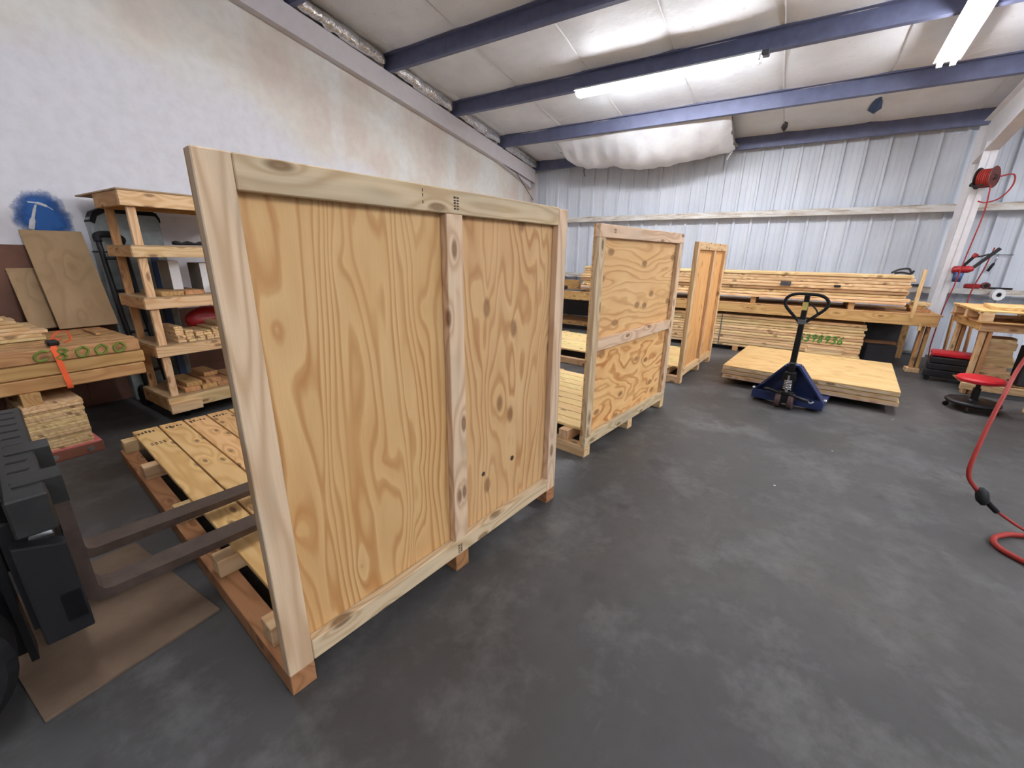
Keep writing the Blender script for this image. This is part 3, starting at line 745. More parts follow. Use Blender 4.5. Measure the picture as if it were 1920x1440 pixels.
    tube('control_lever', [(0.02, -0.02, 1.13), (0.06, -0.02, 1.10), (0.10, -0.02, 1.06), (0.115, -0.02, 1.03)], 0.008, 'black_steel', t, 8)
pallet_jack()

# ------------------------------------------------------------------ long lumber bench along the steel wall
def long_bench():
    t = thing('lumber_bench', 'long rough timber bench along the steel wall carrying stacked boards', 'bench', (0, 8.05, 0))
    bx('front_beam', t, (-5.3, 1.77), (0.0, 0.038), (0.665, 0.805), 'pine_brown')
    bx('rear_beam', t, (-5.3, 1.77), (1.2, 1.238), (0.665, 0.805), 'pine_brown')
    bx('end_beam', t, (1.735, 1.773), (0.04, 1.2), (0.665, 0.805), 'pine_brown')
    yy = 0.0
    while yy < 1.2:
        bx('top_board', t, (-5.3, 1.80), (yy + 0.002, yy + 0.236), (0.806, 0.826), 'pine_brown'); yy += 0.24
    for xx in (1.60, -2.85, -4.4):
        for k in (0, 1): bx('leg', t, (xx + 0.02 + k * 0.062, xx + 0.058 + k * 0.062), (0.04, 0.129), (0.06, 0.80), 'pine_brown')
        bx('foot', t, (xx - 0.02, xx + 0.13), (0.01, 0.16), (0.0, 0.06), 'pine')
        bx('rear_leg', t, (xx, xx + 0.089), (1.10, 1.19), (0.0, 0.665), 'pine_brown')
        bx('leg_cleat', t, (xx - 0.02, xx + 0.018), (0.0, 0.038), (0.60, 0.70), 'pine')
    bx('stake', t, (1.455, 1.495), (-0.04, -0.001), (0.77, 1.43), 'pine')
    bx('shelf_board', t, (-5.3, -3.3), (0.3, 1.0), (0.16, 0.19), 'pine_brown'); bx('shelf_edge', t, (-5.3, -3.3), (0.26, 0.3), (0.10, 0.19), 'pine_brown')
    bx('shade_panel', t, (1.06, 1.6), (1.10, 1.11), (0.02, 0.66), 'dark_grey')  # dark sheet added where only shade lies under the bench end
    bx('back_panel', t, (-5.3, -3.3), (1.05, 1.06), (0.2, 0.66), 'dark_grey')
long_bench()
ORD = ['first', 'second', 'third', 'fourth', 'fifth', 'sixth', 'seventh', 'eighth', 'ninth', 'tenth', 'eleventh', 'twelfth', 'thirteenth', 'fourteenth', 'fifteenth', 'sixteenth', 'seventeenth', 'eighteenth']
def stack(name, label, group, cat, x0, x1, y0, z0, layers, cols, th, wd, mat, jx=0.05, jy=0.012, gap=0.004, shrink=0.0):
    z = z0
    for l in range(layers):
        y = y0
        c = cols if not hasattr(cols, '__len__') else cols[l]
        tz = th * rng.uniform(0.84, 0.94)
        for k in range(c):
            a = x0 + rng.uniform(-jx, jx); b = x1 + rng.uniform(-jx, jx) * (1 if k else 0.6) - shrink * l
            yj = -rng.uniform(0, jy) if k == 0 else 0.0
            o = bx(name, None, (a, b), (y + yj, y + wd + yj - 0.003), (z, z + tz), mat, 0.005)
            lb = label
            if k == 0: lb = 'front ' + label.split(' ', 1)[1] + ', ' + ORD[layers - 1 - l] + ' layer from the top'
            elif l == layers - 1: lb = 'board ' + ORD[k] + ' from the front atop ' + label.split(' in ', 1)[1]
            tag(o, lb, cat, group); y += wd + gap + 0.004
        z += th + 0.001
    return z
for xx in (-3.3, -2.2, -0.55, 0.75): tag(bx('sticker', None, (xx, xx + 0.075), (8.12, 8.95), (0.8265, 0.93), 'pine_brown'), 'short timber bearer under the board stack on the long bench', 'timber', 'bearers on the bench')
stack('board', 'long pine board in the stack on the long bench', 'boards stacked on the long bench', 'board', -3.6, 1.40, 8.13, 0.9305, 9, [6, 6, 6, 6, 5, 5, 5, 5, 4], 0.045, 0.140, 'pine_stack', 0.05, 0.045)
stack('board', 'long pine board in the bundle under the long bench', 'boards bundled under the long bench', 'board', -2.6, 1.03, 8.12, 0.075, 12, 4, 0.044, 0.150, 'pine_stack', 0.03, 0.012)
for xx in (-2.2, -0.7, 0.75): tag(bx('sticker', None, (xx, xx + 0.089), (8.11, 8.73), (0.0, 0.0745), 'pine_brown'), 'short timber bearer on the floor under the strapped bundle', 'timber', 'bearers under the bundle')
bm = bmesh.new()
add_box(bm, (-0.938, -0.922), (8.100, 8.1015), (0.074, 0.612)); add_box(bm, (-0.938, -0.922), (8.100, 8.74), (0.6165, 0.618)); add_box(bm, (-0.938, -0.922), (8.738, 8.74), (0.074, 0.618))
tag(obj_bm('strapping_band', bm, 'grey_steel'), 'grey strapping band around the lumber bundle under the bench', 'strap')
wt = writing('green_number', '5398936', None, (0.21, 8.1075, 0.285), (1, 0, 0.0), (0, 0, 1), 0.072, 0.115, 0.085, 0.009, 'green_mark')
def attach(part, words, label):
    host = next(o for o in bpy.data.objects if all(w_ in o.get('label', '') for w_ in words))
    part.parent = host; part.matrix_parent_inverse = host.matrix_basis.inverted(); part['label'] = label
attach(wt, ('bundle', 'seventh layer'), 'green handwritten number')
# short offcuts in front of the bundle
for i, (a, b, y0, z0) in enumerate(((0.42, 1.02, 7.94, 0.09), (0.34, 0.80, 7.94, 0.136), (0.36, 0.82, 7.94, 0.182))):
    tag(bx('board', None, (a, b), (y0, y0 + 0.13), (z0, z0 + 0.044), 'pine_stack'), 'short pine offcut stacked on the floor before the lumber bundle', 'board', 'offcuts before the bundle')
for xx in (0.36, 0.78): tag(bx('upright_block', None, (xx, xx + 0.06), (7.96, 8.05), (0.0, 0.0895), 'pine'), 'wooden block on the floor before the lumber bundle under the bench', 'block', 'blocks before the bundle')
tag(bx('grey_tag', None, (-0.17, -0.03), (8.055, 8.085), (1.135, 1.20), 'dark_grey'), 'small grey block wedged in the front of the bench board stack', 'block')
bx_s = tag(bx('grey_tag', None, (0.52, 0.60), (8.055, 8.085), (1.145, 1.175), 'black_rubber'), 'small black block wedged in the front of the bench board stack', 'block')
ck = thing('clamp', 'black spring clamp lying on the right end of the bench board stack', 'clamp', (1.30, 8.4, 1.345))
tube('jaw', [(-0.12, 0, 0.02), (-0.04, 0, 0.07), (0.06, 0, 0.085), (0.10, 0, 0.03)], 0.014, 'black_plastic', ck)
tube('jaw', [(-0.08, 0.03, 0.015), (0.0, 0.03, 0.03), (0.10, 0.03, 0.015), (0.13, 0.03, 0.06)], 0.014, 'black_plastic', ck)
for i, (a, b, z0, y0, m_) in enumerate(((1.50, 1.72, 0.8265, 8.35, 'pine_brown'), (1.48, 1.66, 0.873, 8.37, 'pine_brown'), (1.52, 1.70, 0.919, 8.36, 'pine_stack'))):
    tag(bx('board', None, (a, b), (y0, y0 + 0.3), (z0, z0 + 0.045), m_), 'short scrap board piled at the right end of the long bench', 'board', 'scrap boards on the bench end')
tag(bx('steel_bin', None, (1.12, 1.5), (8.45, 9.0), (0.0, 0.3), 'dark_grey', 0.02), 'low dark bin under the right end of the long bench', 'bin')
tag(bx('board', None, (1.10, 1.48), (8.5, 8.65), (0.301, 0.335), 'pine_brown'), 'brown offcut lying on the dark bin under the bench', 'board')
# clutter at the left end of the long bench
tag(bx('tool_case', None, (-4.55, -4.1), (8.25, 8.5), (0.827, 0.90), 'black_plastic', 0.012), 'flat black tool case on the left end of the long bench', 'case')
tag(bx('metal_plate', None, (-4.05, -3.65), (8.2, 8.42), (0.9005, 0.916) if False else (0.827, 0.845), 'grey_steel', 0.004), 'thin grey metal plate lying on the left end of the long bench', 'plate')
tag(bx('wood_box', None, (-4.7, -3.9), (8.62, 8.72), (0.827, 1.02), 'pine_brown'), 'low brown wooden box on the left end of the long bench', 'box')

# ------------------------------------------------------------------ right-hand workbench with a pallet
def workbench(label, x0, x1, y0, y1, zt):
    t = thing('workbench', label, 'workbench', (x0, y0, 0))
    W_, D_ = x1 - x0, y1 - y0
    bx('front_beam', t, (0, W_), (0, 0.038), (zt - 0.10, zt - 0.02), 'pine'); bx('rear_beam', t, (0, W_), (D_ - 0.038, D_), (zt - 0.10, zt - 0.02), 'pine_brown')
    for xx in (0.0, W_ - 0.038): bx('side_beam', t, (xx, xx + 0.038), (0.039, D_ - 0.039), (zt - 0.10, zt - 0.02), 'pine_brown')
    bx('top_board', t, (-0.01, W_ + 0.01), (-0.01, D_ + 0.01), (zt - 0.019, zt), 'pine_brown')
    for xx in (0.04, W_ - 0.13):
        for yy in (0.039, D_ - 0.13):
            bx('leg', t, (xx, xx + 0.038), (yy, yy + 0.089), (0.0, zt - 0.02), 'pine'); bx('leg_brace', t, (xx + 0.05, xx + 0.088), (yy, yy + 0.089), (0.0, zt - 0.10), 'pine_brown')
    bx('lower_shelf', t, (0.02, W_ - 0.02), (0.13, 0.45), (0.12, 0.139), 'pine_brown')
    bx('shelf_rail', t, (0.0, W_), (0.0, 0.038), (0.06, 0.14), 'pine')
    return t
workbench('pine workbench with a pallet on top beside the steel column', 1.92, 3.6, 7.08, 8.15, 0.87)
p = thing('pallet', 'pale wooden pallet lying on the right-hand workbench', 'pallet', (1.86, 7.0, 0.871))
for yy in (0.0, 0.52, 1.0):
    for xx in (0.02, 0.62, 1.14): bx('block', p, (xx, xx + 0.1), (yy, yy + 0.09), (0.017, 0.105), 'pine')
    bx('bottom_board', p, (0, 1.25), (yy, yy + 0.09), (0.0, 0.0165), 'pine_brown')
for xx in (0.02, 0.62, 1.14): bx('stringer_board', p, (xx, xx + 0.1), (0.0, 1.09), (0.1055, 0.123), 'pine')
for i in range(8): bx('deck_board', p, (0, 1.26), (i * 0.139, i * 0.139 + 0.115), (0.1235, 0.141), 'pine_deck')
for i in range(4): tag(bx('board', None, (2.0 + i * 0.02, 3.1), (7.15 + i * 0.16, 7.29 + i * 0.16), (1.0125, 1.05), 'pine_deck'), 'pale loose board lying across the pallet on the right workbench', 'board', 'boards on the bench pallet')
z = 0.1395
for l in range(13):
    for k in range(2):
        a = 2.08 + rng.uniform(-0.02, 0.02); tag(bx('board', None, (a, a + rng.uniform(0.22, 0.27)), (7.215 + k * 0.155, 7.365 + k * 0.155), (z, z + 0.041), 'pine_stack'), 'rear offcut piled on the lower shelf of the right workbench' if k else 'front offcut, ' + ORD[l] + ' up from the lower shelf of the right workbench', 'board', 'offcuts on the workbench shelf')
    z += 0.0415
tag(bx('dark_crate', None, (2.42, 3.3), (7.25, 7.5), (0.1395, 0.6), 'dark_grey', 0.01), 'dark box on the lower shelf of the right workbench', 'box')
# leaning boards between column and workbench
for i in range(4):
    o = bx('board', None, (-0.045, 0.045), (-0.01, 0.01), (0, 0.82), 'pine_brown'); o.matrix_basis = Matrix.Translation((2.00 + 0.11 * i, 8.45 + 0.02 * i, 0.41)) @ Matrix.Rotation(R(-10), 4, 'X') @ Matrix.Rotation(R(90), 4, 'Y')
    tag(o, 'brown board leaning upright behind the right workbench', 'board', 'boards leaning behind the workbench')
workbench('nearer pine workbench at the right edge with its leg beside the stool', 2.27, 3.9, 5.2, 6.62, 0.87)

# ------------------------------------------------------------------ stools
def stool(label, x, y, zs):
    t = thing('rolling_stool', label, 'stool', (x, y, 0), R(20))
    lathe('seat', [(0, zs - 0.055), (0.165, zs - 0.055), (0.185, zs - 0.045), (0.19, zs - 0.02), (0.175, zs - 0.002), (0.10, zs + 0.004), (0, zs + 0.004)], 'red_vinyl', t, 36, smooth=False)
    lathe('gas_column', [(0, 0.1), (0.032, 0.1), (0.032, 0.24), (0.02, 0.245), (0.02, zs - 0.055), (0, zs - 0.055)], 'black_steel', t, 18)
    tube('height_lever', [(0.02, 0, zs - 0.07), (0.10, 0.03, zs - 0.08), (0.16, 0.05, zs - 0.09)], 0.006, 'black_steel', t, 6)
    bm = bmesh.new(); pts = [(0.20 * math.cos(a), 0.20 * math.sin(a), 0.085) for a in (2 * math.pi * k / 40 for k in range(40))]
    add_tube(bm, pts, 0.022, 10, closed=True); obj_bm('base_ring', bm, 'black_plastic', t, True)
    lathe('tray', [(0, 0.075), (0.185, 0.075), (0.19, 0.085), (0.19, 0.098), (0.05, 0.108), (0.04, 0.12), (0, 0.12)], 'black_plastic', t, 32)
    for k in range(5):
        a = 2 * math.pi * k / 5 + 0.2
        c = lathe('caster', disc_prof(0.027, 0.022), 'black_rubber', t, 14, (0.20 * math.cos(a), 0.20 * math.sin(a), 0.027), (R(90), 0, a))
        tube('caster_fork', [(0, 0.0, 0.0), (0.0, 0.035, 0)], 0.009, 'red_paint', c, 6, 0)
    return t
stool('round red rolling stool with a black ring base on the open floor', 1.86, 6.36, 0.365)
def creeper_seat():
    t = thing('mechanic_seat', 'red padded mechanic seat over stacked black trays beside the long bench', 'seat', (1.93, 7.76, 0), R(-8))
    bm = bmesh.new(); add_box(bm, (-0.2, 0.2), (-0.14, 0.14), (0.335, 0.395), 0.018); obj_bm('seat_pad', bm, 'red_vinyl', t, False)
    for k, (z0, z1, e) in enumerate(((0.06, 0.155, 0.235), (0.16, 0.24, 0.21), (0.245, 0.325, 0.19))):
        bm = bmesh.new(); add_box(bm, (-e, e), (-0.15, 0.15), (z0, z1), 0.01); obj_bm('tray', bm, 'black_plastic', t)
    for sx in (-1, 1):
        for sy in (-1, 1):
            tube('leg', [(sx * 0.15, sy * 0.11, 0.06), (sx * 0.15, sy * 0.11, 0.336)], 0.014, 'black_steel', t, 8, 0)
            c = lathe('caster', disc_prof(0.03, 0.024), 'black_rubber', t, 14, (sx * 0.18, sy * 0.13, 0.031), (R(90), 0, 0.4 * sx))
            tube('caster_stem', [(0, 0.0, 0), (0, 0.03, 0)], 0.01, 'chrome', c, 6, 0)
    tube('tray_arm', [(0.19, -0.10, 0.33), (0.26, -0.12, 0.31), (0.30, -0.13, 0.22), (0.28, -0.14, 0.12), (0.20, -0.14, 0.09)], 0.014, 'black_rubber', t)
creeper_seat()

# ------------------------------------------------------------------ column-mounted hose reel, hoses and tools
def hose_reel():
    t = thing('hose_reel', 'dark red hose reel mounted high on the white steel column', 'hose reel', (1.99, 8.98, 2.66), R(-35))
    bx('mount_plate', t, (-0.07, 0.07), (0.06, 0.075), (-0.12, 0.12), 'black_steel'); bx('mount_arm', t, (-0.03, 0.03), (0.0, 0.17), (-0.035, 0.035), 'black_steel')
    for s in (-1, 1):
        d = lathe('side_disc', [(0, -0.012), (0.10, -0.012), (0.135, -0.004), (0.142, 0.006), (0.135, 0.012), (0.10, 0.004), (0.045, 0.004), (0.04, 0.016), (0, 0.016)] , 'reel_red' if s > 0 else 'black_steel', t, 32, (s * 0.075, 0, 0), (0, R(90) * s, 0))
        lathe('hub_cap', disc_prof(0.035, 0.03), 'black_plastic', d, 16, (0, 0, 0.012))
    for k in range(6):
        bm = bmesh.new(); pts = [( -0.055 + k * 0.022, 0.105 * math.cos(a), 0.105 * math.sin(a)) for a in (2 * math.pi * j / 32 for j in range(32))]
        add_tube(bm, pts, 0.011, 8, closed=True); obj_bm('hose_coil', bm, 'hose_red', t, True)
    tube('guide_arm', [(-0.09, 0, 0), (-0.11, -0.06, -0.06), (-0.09, -0.13, -0.1), (0.0, -0.15, -0.11), (0.05, -0.14, -0.10)], 0.012, 'black_steel', t)
    return t
hose_reel()
tag(tube('air_hose', [(2.10, 8.9, 2.66), (2.24, 8.95, 2.68), (2.27, 8.98, 2.55), (2.20, 9.0, 2.40), (2.07, 9.0, 2.34), (1.98, 8.98, 2.36)], 0.009, 'hose_red'), 'thin red hose looping out from the reel on the column', 'hose')
tag(tube('air_hose', [(2.03, 8.86, 2.55), (2.06, 8.9, 2.2), (2.05, 9.0, 1.7), (2.03, 9.05, 1.2), (2.0, 9.08, 0.85), (1.99, 9.1, 0.3), (2.02, 9.12, 0.012)], 0.008, 'hose_red'), 'straight red hose dropping down beside the white column', 'hose')
tag(tube('air_hose', [(2.46, 9.6, 1.75), (2.42, 9.58, 1.45), (2.36, 9.55, 1.15), (2.34, 9.5, 0.95), (2.36, 9.45, 0.6), (2.40, 9.4, 0.012)], 0.009, 'hose_red'), 'red hose hanging from the black handle on the steel wall', 'hose')
def nailer():
    t = thing('nail_gun', 'red and black framing nailer hanging on the white steel column', 'nail gun', (2.12, 9.28, 1.44), R(-10))
    bm = bmesh.new(); add_tube(bm, [(-0.12, 0, -0.02), (-0.10, 0, -0.02), (0.06, 0, -0.01), (0.11, 0, 0.0)], [0.03, 0.055, 0.052, 0.03], 14); obj_bm('motor_body', bm, 'red_paint', t, True)
    bm = bmesh.new(); add_tube(bm, [(-0.03, 0, -0.06), (-0.035, 0, -0.20)], [0.058, 0.05], 14); obj_bm('cylinder_cap', bm, 'steel_blue', t, True)
    tube('grip', [(-0.02, 0, 0.02), (0.03, 0, 0.10), (0.07, 0, 0.17)], 0.02, 'black_rubber', t)
    prism('magazine', [(0.06, 0.0), (0.10, -0.02), (0.33, 0.28), (0.29, 0.31)], 'y', -0.016, 0.016, 'black_plastic', t, 0.004)
    tube('magazine_tie', [(0.07, 0, 0.17), (0.14, 0, 0.18), (0.22, 0, 0.21)], 0.012, 'black_plastic', t)
    lathe('air_fitting', disc_prof(0.03, 0.06), 'red_paint', t, 14, (0.08, 0, 0.19), (0, R(30), 0))
nailer()
tk = thing('hand_tool', 'black handled tool hanging on the steel wall beside the nailer', 'tool', (2.52, 9.80, 1.60))
tube('handle', [(0, 0, -0.2), (0.04, 0, -0.08)], 0.018, 'black_rubber', tk, 8, 0); tube('shank', [(0.04, 0, -0.08), (0.06, 0, 0.06)], 0.009, 'chrome', tk, 8, 0); tube('cross_pin', [(0.0, 0, 0.05), (0.22, 0, 0.05)], 0.007, 'grey_steel', tk, 8, 0)
st = thing('brad_nailer', 'small dusty red nailer lying on the lower wall girt', 'nail gun', (2.42, 9.68, 1.1355))
bx('body', st, (-0.14, 0.05), (-0.03, 0.03), (0.0, 0.07), 'red_paint', 0.015); lathe('drum', disc_prof(0.05, 0.08), 'reel_red', st, 18, (0.10, 0, 0.05), (R(90), 0, 0)); lathe('drum_cap', disc_prof(0.03, 0.09), 'black_rubber', st, 14, (0.10, 0, 0.05), (R(90), 0, 0))
tag(bx('pry_bar', None, (2.55, 2.82), (9.66, 9.70), (1.1355, 1.165), 'black_steel', 0.008), 'black bar lying on the lower wall girt', 'bar')
tr = thing('tape_roll', 'white tape roll hanging from the lower wall girt', 'tape roll', (2.66, 9.60, 1.06), R(0))
lathe('tape', [(0.035, -0.03), (0.085, -0.03), (0.085, 0.03), (0.035, 0.03), (0.035, -0.03)], 'white_card', tr, 28, rot=(R(90), 0, R(20))); lathe('core', [(0.034, -0.031), (0.024, -0.031), (0.024, 0.031), (0.034, 0.031)], 'dark_grey', tr, 20, rot=(R(90), 0, R(20)))
tube('hook', [(0, 0.0, 0.03), (0, 0.02, 0.06), (0, 0.05, 0.07)], 0.004, 'grey_steel', tr, 6)
tag(bx('black_case', None, (1.66, 1.80), (9.62, 9.74), (1.1355, 1.17), 'black_plastic', 0.008), 'small black case on the lower girt left of the column', 'case')
# foreground air hose
t = thing('air_hose', 'thick red air hose with a black ball stop hanging in the right foreground', 'hose', (1.16, 3.32, 0.0))
O = Vector((1.16, 3.32, 0))
up = [(2.3, 4.6, 4.05), (1.95, 4.4, 2.6), (1.58, 4.2, 1.55), (1.34, 4.0, 1.0), (1.18, 3.64, 0.75), (1.075, 3.38, 0.5), (1.06, 3.32, 0.35), (1.12, 3.315, 0.258)]
tube('upper_hose', [Vector(q) - O for q in up], 0.0112, 'hose_red', t, 10, 10)
bs = lathe('ball_stop', [(0, -0.03), (0.03, -0.026), (0.052, -0.008), (0.052, 0.008), (0.03, 0.026), (0, 0.03)], 'black_rubber', t, 22, Vector((1.145, 3.318, 0.235)) - O, (R(20), R(70), 0), True)
tube('coupling', [Vector(q) - O for q in ((1.15, 3.319, 0.232), (1.19, 3.335, 0.188), (1.235, 3.355, 0.145))], 0.015, 'black_rubber', t, 10)
tube('lower_hose', [Vector(q) - O for q in ((1.23, 3.353, 0.15), (1.38, 3.38, 0.06), (1.55, 3.42, 0.012), (1.75, 3.42, 0.0125), (1.85, 3.3, 0.0125))], 0.008, 'hose_red', t, 8)
tag(tube('air_hose', [(1.8, 3.72, 0.0145), (1.56, 3.50, 0.0145), (1.40, 3.41, 0.0145), (1.31, 3.36, 0.0145), (1.235, 3.27, 0.0145), (1.225, 3.17, 0.0145), (1.30, 3.07, 0.0145), (1.42, 2.97, 0.0145), (1.62, 2.88, 0.0145), (1.9, 2.86, 0.0145)], 0.0145, 'hose_red', None, 10, 10), 'red hose loop lying on the concrete floor at the right edge', 'hose')

# ------------------------------------------------------------------ left side: timber stack, shelf cart, leaning things
FXT = -4.45
z = 0.54
for l in range(3):
    for k in range(9):
        x1 = FXT - k * 0.106 + (rng.uniform(0, 0.008) if k == 0 else 0)
        tag(bx('timber', None, (x1 - 0.1, x1), (-1.6 + rng.uniform(-0.05, 0.05), 1.17 + (rng.uniform(-0.012, 0.012) if k else (0.0, 0.012, -0.004)[l])), (z, z + 0.0965), 'pine_brown', 0.008), 'thick square timber hidden behind the front row of the strapped stack' if k else ('bottom', 'middle', 'top')[l] + ' front timber of the strapped stack by the left wall', 'timber', 'timbers in the strapped stack')
    z += 0.1005
ZT = z
for k, yy in enumerate((-1.2, 0.44)):
    tag(bx('bearer', None, (-5.4, -4.42), (yy, yy + 0.1), (0.45, 0.5395), 'pine_brown'), 'short bearer beam under the strapped timber stack', 'timber', 'bearers under the timber stack')
z = 0.0895
for i in range(17):
    yj = rng.uniform(-0.004, 0.004); th = rng.choice((0.019, 0.0215, 0.0215))
    if z + th > 0.449: break
    tag(bx('slat', None, (-5.0, -4.40 + rng.uniform(-0.006, 0.006)), (0.42 + yj, 0.735 + yj), (z, z + th - 0.0006), 'pine'), ORD[i] + ' thin board from the floor in the pile under the timber stack', 'board', 'thin boards under the timber stack'); z += th
if z < 0.449: tag(bx('slat', None, (-5.0, -4.40), (0.42, 0.735), (z, 0.4495), 'pine'), 'topmost thin board in the pile under the timber stack', 'board', 'thin boards under the timber stack')
pk = thing('skid_block', 'pink topped wooden block on the floor under the thin board pile', 'block', (-4.75, 0.55, 0))
bx('block', pk, (-0.2, 0.37), (-0.13, 0.23), (0.0, 0.083), 'rust_board', 0.005); bx('painted_top', pk, (-0.2, 0.365), (-0.125, 0.225), (0.0832, 0.089), 'pink_paint', 0.001)
for kk in (-1, 1): lathe('nail_plate', disc_prof(0.02, 0.004, 0.001), 'chrome', pk, 12, (0.371, 0.05 + kk * 0.1, 0.04), (0, R(90), 0))
zz = ZT + 0.0005
for l, (x1, ye, n_) in enumerate(((-4.90, 0.74, 4), (-4.92, 0.72, 4), (-4.95, 0.74, 4), (-4.97, 0.66, 3), (-5.02, 0.64, 3), (-5.04, 0.62, 3), (-5.12, 0.56, 2), (-5.15, 0.54, 2), (-5.18, 0.52, 2), (-5.2, 0.48, 2), (-5.22, 0.45, 2), (-5.24, 0.44, 2))):
    for k in range(n_):
        tag(bx('board', None, (x1 - 0.15 * (k + 1) + 0.004, x1 - 0.15 * k), (-1.4, ye + rng.uniform(-0.015, 0.015)), (zz, zz + 0.0235), 'pine'), 'rear board in the loose pile on top of the strapped timbers' if k else 'front board, ' + ORD[l] + ' layer up, of the loose pile on the strapped timbers', 'board', 'boards on the timber stack')
    zz += 0.0245
# ratchet strap
t = thing('ratchet_strap', 'orange ratchet strap tied over the front of the timber stack', 'strap', (FXT, 0.69, 0.69))
def ribbon(name, pts, wv, th, mat, parent):
    bm = bmesh.new(); wv = Vector(wv); P = catmull(pts, 6); prev = None
    for i, p_ in enumerate(P):
        tg = (P[min(i + 1, len(P) - 1)] - P[max(i - 1, 0)]).normalized(); nn = tg.cross(wv).normalized()
        ring = [bm.verts.new(p_ + wv * a + nn * b) for a, b in ((-1, -th), (1, -th), (1, th), (-1, th))]
        if prev:
            for k in range(4): bm.faces.new((prev[k], prev[(k + 1) % 4], ring[(k + 1) % 4], ring[k]))
        else: bm.faces.new(ring)
        prev = ring
    bm.faces.new(prev[::-1]); return obj_bm(name, bm, mat, parent)
ribbon('webbing', [(-0.40, 0.09, 0.158), (-0.2, 0.03, 0.156), (-0.02, -0.005, 0.156), (0.012, -0.012, 0.14), (0.014, 0.0, 0.0), (0.014, 0.012, -0.15), (-0.03, 0.012, -0.158)], (0, 0.016, 0), 0.0012, 'orange_strap', t)
ribbon('loose_tail', [(-0.12, 0.005, 0.185), (-0.16, 0.05, 0.235), (-0.10, 0.095, 0.25), (-0.03, 0.095, 0.20), (-0.05, 0.06, 0.17)], (0.012, 0.004, 0), 0.0012, 'orange_strap', t)
bm = bmesh.new(); add_box(bm, (-0.13, -0.04), (-0.03, 0.035), (0.155, 0.195), 0.012); obj_bm('ratchet', bm, 'black_steel', t)
wt = writing('green_number', 'C8000', None, (FXT + 0.009, 0.555, 0.752), (0, 1, 0), (0, 0, 1), 0.085, 0.075, 0.108, 0.009, 'olive_mark')
attach(wt, ('top front timber',), 'faded green handwriting')
# leaning offcut panels
def leaning(label, y0, y1, xb, zb, xt, zt_, th, mat, rotz=0.0, name='leaning_panel'):
    L = math.hypot(xt - xb, zt_ - zb); a = math.atan2(xb - xt, zt_ - zb)
    o = link(name, box_mesh(L, y1 - y0, th, mat, 0.002)); cx, cz = (xb + xt) / 2, (zb + zt_) / 2
    up_ = Vector((xt - xb, 0, zt_ - zb)).normalized(); yv = Vector((0, 1, 0)); nn = up_.cross(yv)
    m = Matrix((up_, yv, nn)).transposed().to_4x4(); m.translation = (cx, (y0 + y1) / 2, cz); o.matrix_basis = m
    return tag(o, label, 'panel')
leaning('tan particle board panel leaning on the left wall above the timbers', 0.89, 1.29, -5.36, ZT + 0.008, -5.755, 1.685, 0.016, 'osb')
leaning('small tan offcut leaning beside the larger particle board panel', 0.74, 0.93, -5.50, ZT + 0.008, -5.755, 1.36, 0.016, 'osb')
tag(bx('stick', None, (-5.2, -4.82), (1.0, 1.03), (ZT + 0.0005, ZT + 0.02), 'pine_brown'), 'thin stick lying across the strapped timbers', 'stick')

def shelf_cart():
    t = thing('shelf_cart', 'tall rolling timber shelf cart with five shelves by the left wall', 'shelf', (-4.6, 1.31, 0))
    D_, L_ = 0.62, 1.55
    lev = ((0.105, 0.225), (0.615, 0.705), (1.04, 1.13), (1.475, 1.56))
    for i, (z0, z1) in enumerate(lev):
        bx('front_rail', t, (-0.038, 0), (0, L_), (z0, z1), 'pine'); bx('rear_rail', t, (-D_, -D_ + 0.038), (0, L_), (z0, z1), 'pine_brown')
        for yy in (0.0, L_ - 0.038): bx('side_rail', t, (-D_ + 0.039, -0.039), (yy, yy + 0.038), (z0, z1), 'pine_brown')
        bx('shelf_board', t, (-D_ + 0.002, -0.002), (0.002, L_ - 0.002), (z1 + 0.0005, z1 + 0.012), 'osb', 0.001, grain=1)
    for yy in (0.04, L_ - 0.129):
        bx('post', t, (-0.077, -0.039), (yy, yy + 0.06), (0.105, 1.875), 'pine'); bx('post', t, (-D_ + 0.039, -D_ + 0.077), (yy, yy + 0.06), (0.105, 1.875), 'pine_brown')
    bx('top_front_beam', t, (-0.038, 0), (-0.005, L_), (1.875, 1.99), 'pine'); bx('top_rear_beam', t, (-D_, -D_ + 0.038), (-0.005, L_), (1.875, 1.99), 'pine_brown')
    for yy in (-0.005, L_ - 0.038): bx('top_side_beam', t, (-D_ + 0.039, -0.039), (yy, yy + 0.038), (1.875, 1.99), 'pine_brown')
    bx('top_board', t, (-1.08, 0.006), (-0.012, L_), (1.9905, 2.003), 'osb', 0.001, grain=1)
    bx('corner_block', t, (0.0005, 0.03), (0.0, 0.25), (0.085, 0.185), 'pine')
    for xx in (-0.10, -D_ + 0.1):
        for yy in (0.15, L_ - 0.15):
            c = lathe('caster', disc_prof(0.042, 0.028), 'black_rubber', t, 16, (xx, yy, 0.043), (R(90), 0, 0.5))
            tube('caster_plate', [(0, 0.03, 0), (0, 0.06, 0)], 0.02, 'grey_steel', c, 8, 0)
shelf_cart()
# pile of short slats on the second shelf
Z2 = 0.7175
for cidx, (y0, n_) in enumerate(((1.50, 7), (1.575, 5), (1.65, 4), (1.725, 4), (1.80, 5), (1.875, 7), (1.95, 6))):
    zz = Z2
    for l in range(n_):
        x1 = -4.62 - 0.012 * l - rng.uniform(0, 0.03)
        tag(bx('slat', None, (x1 - 0.33, x1), (y0 + rng.uniform(0, 0.005), y0 + 0.067), (zz, zz + 0.0195), 'pine'), 'short wooden slat in the pile on the second shelf of the cart', 'slat', 'slats piled on the cart'); zz += 0.0202
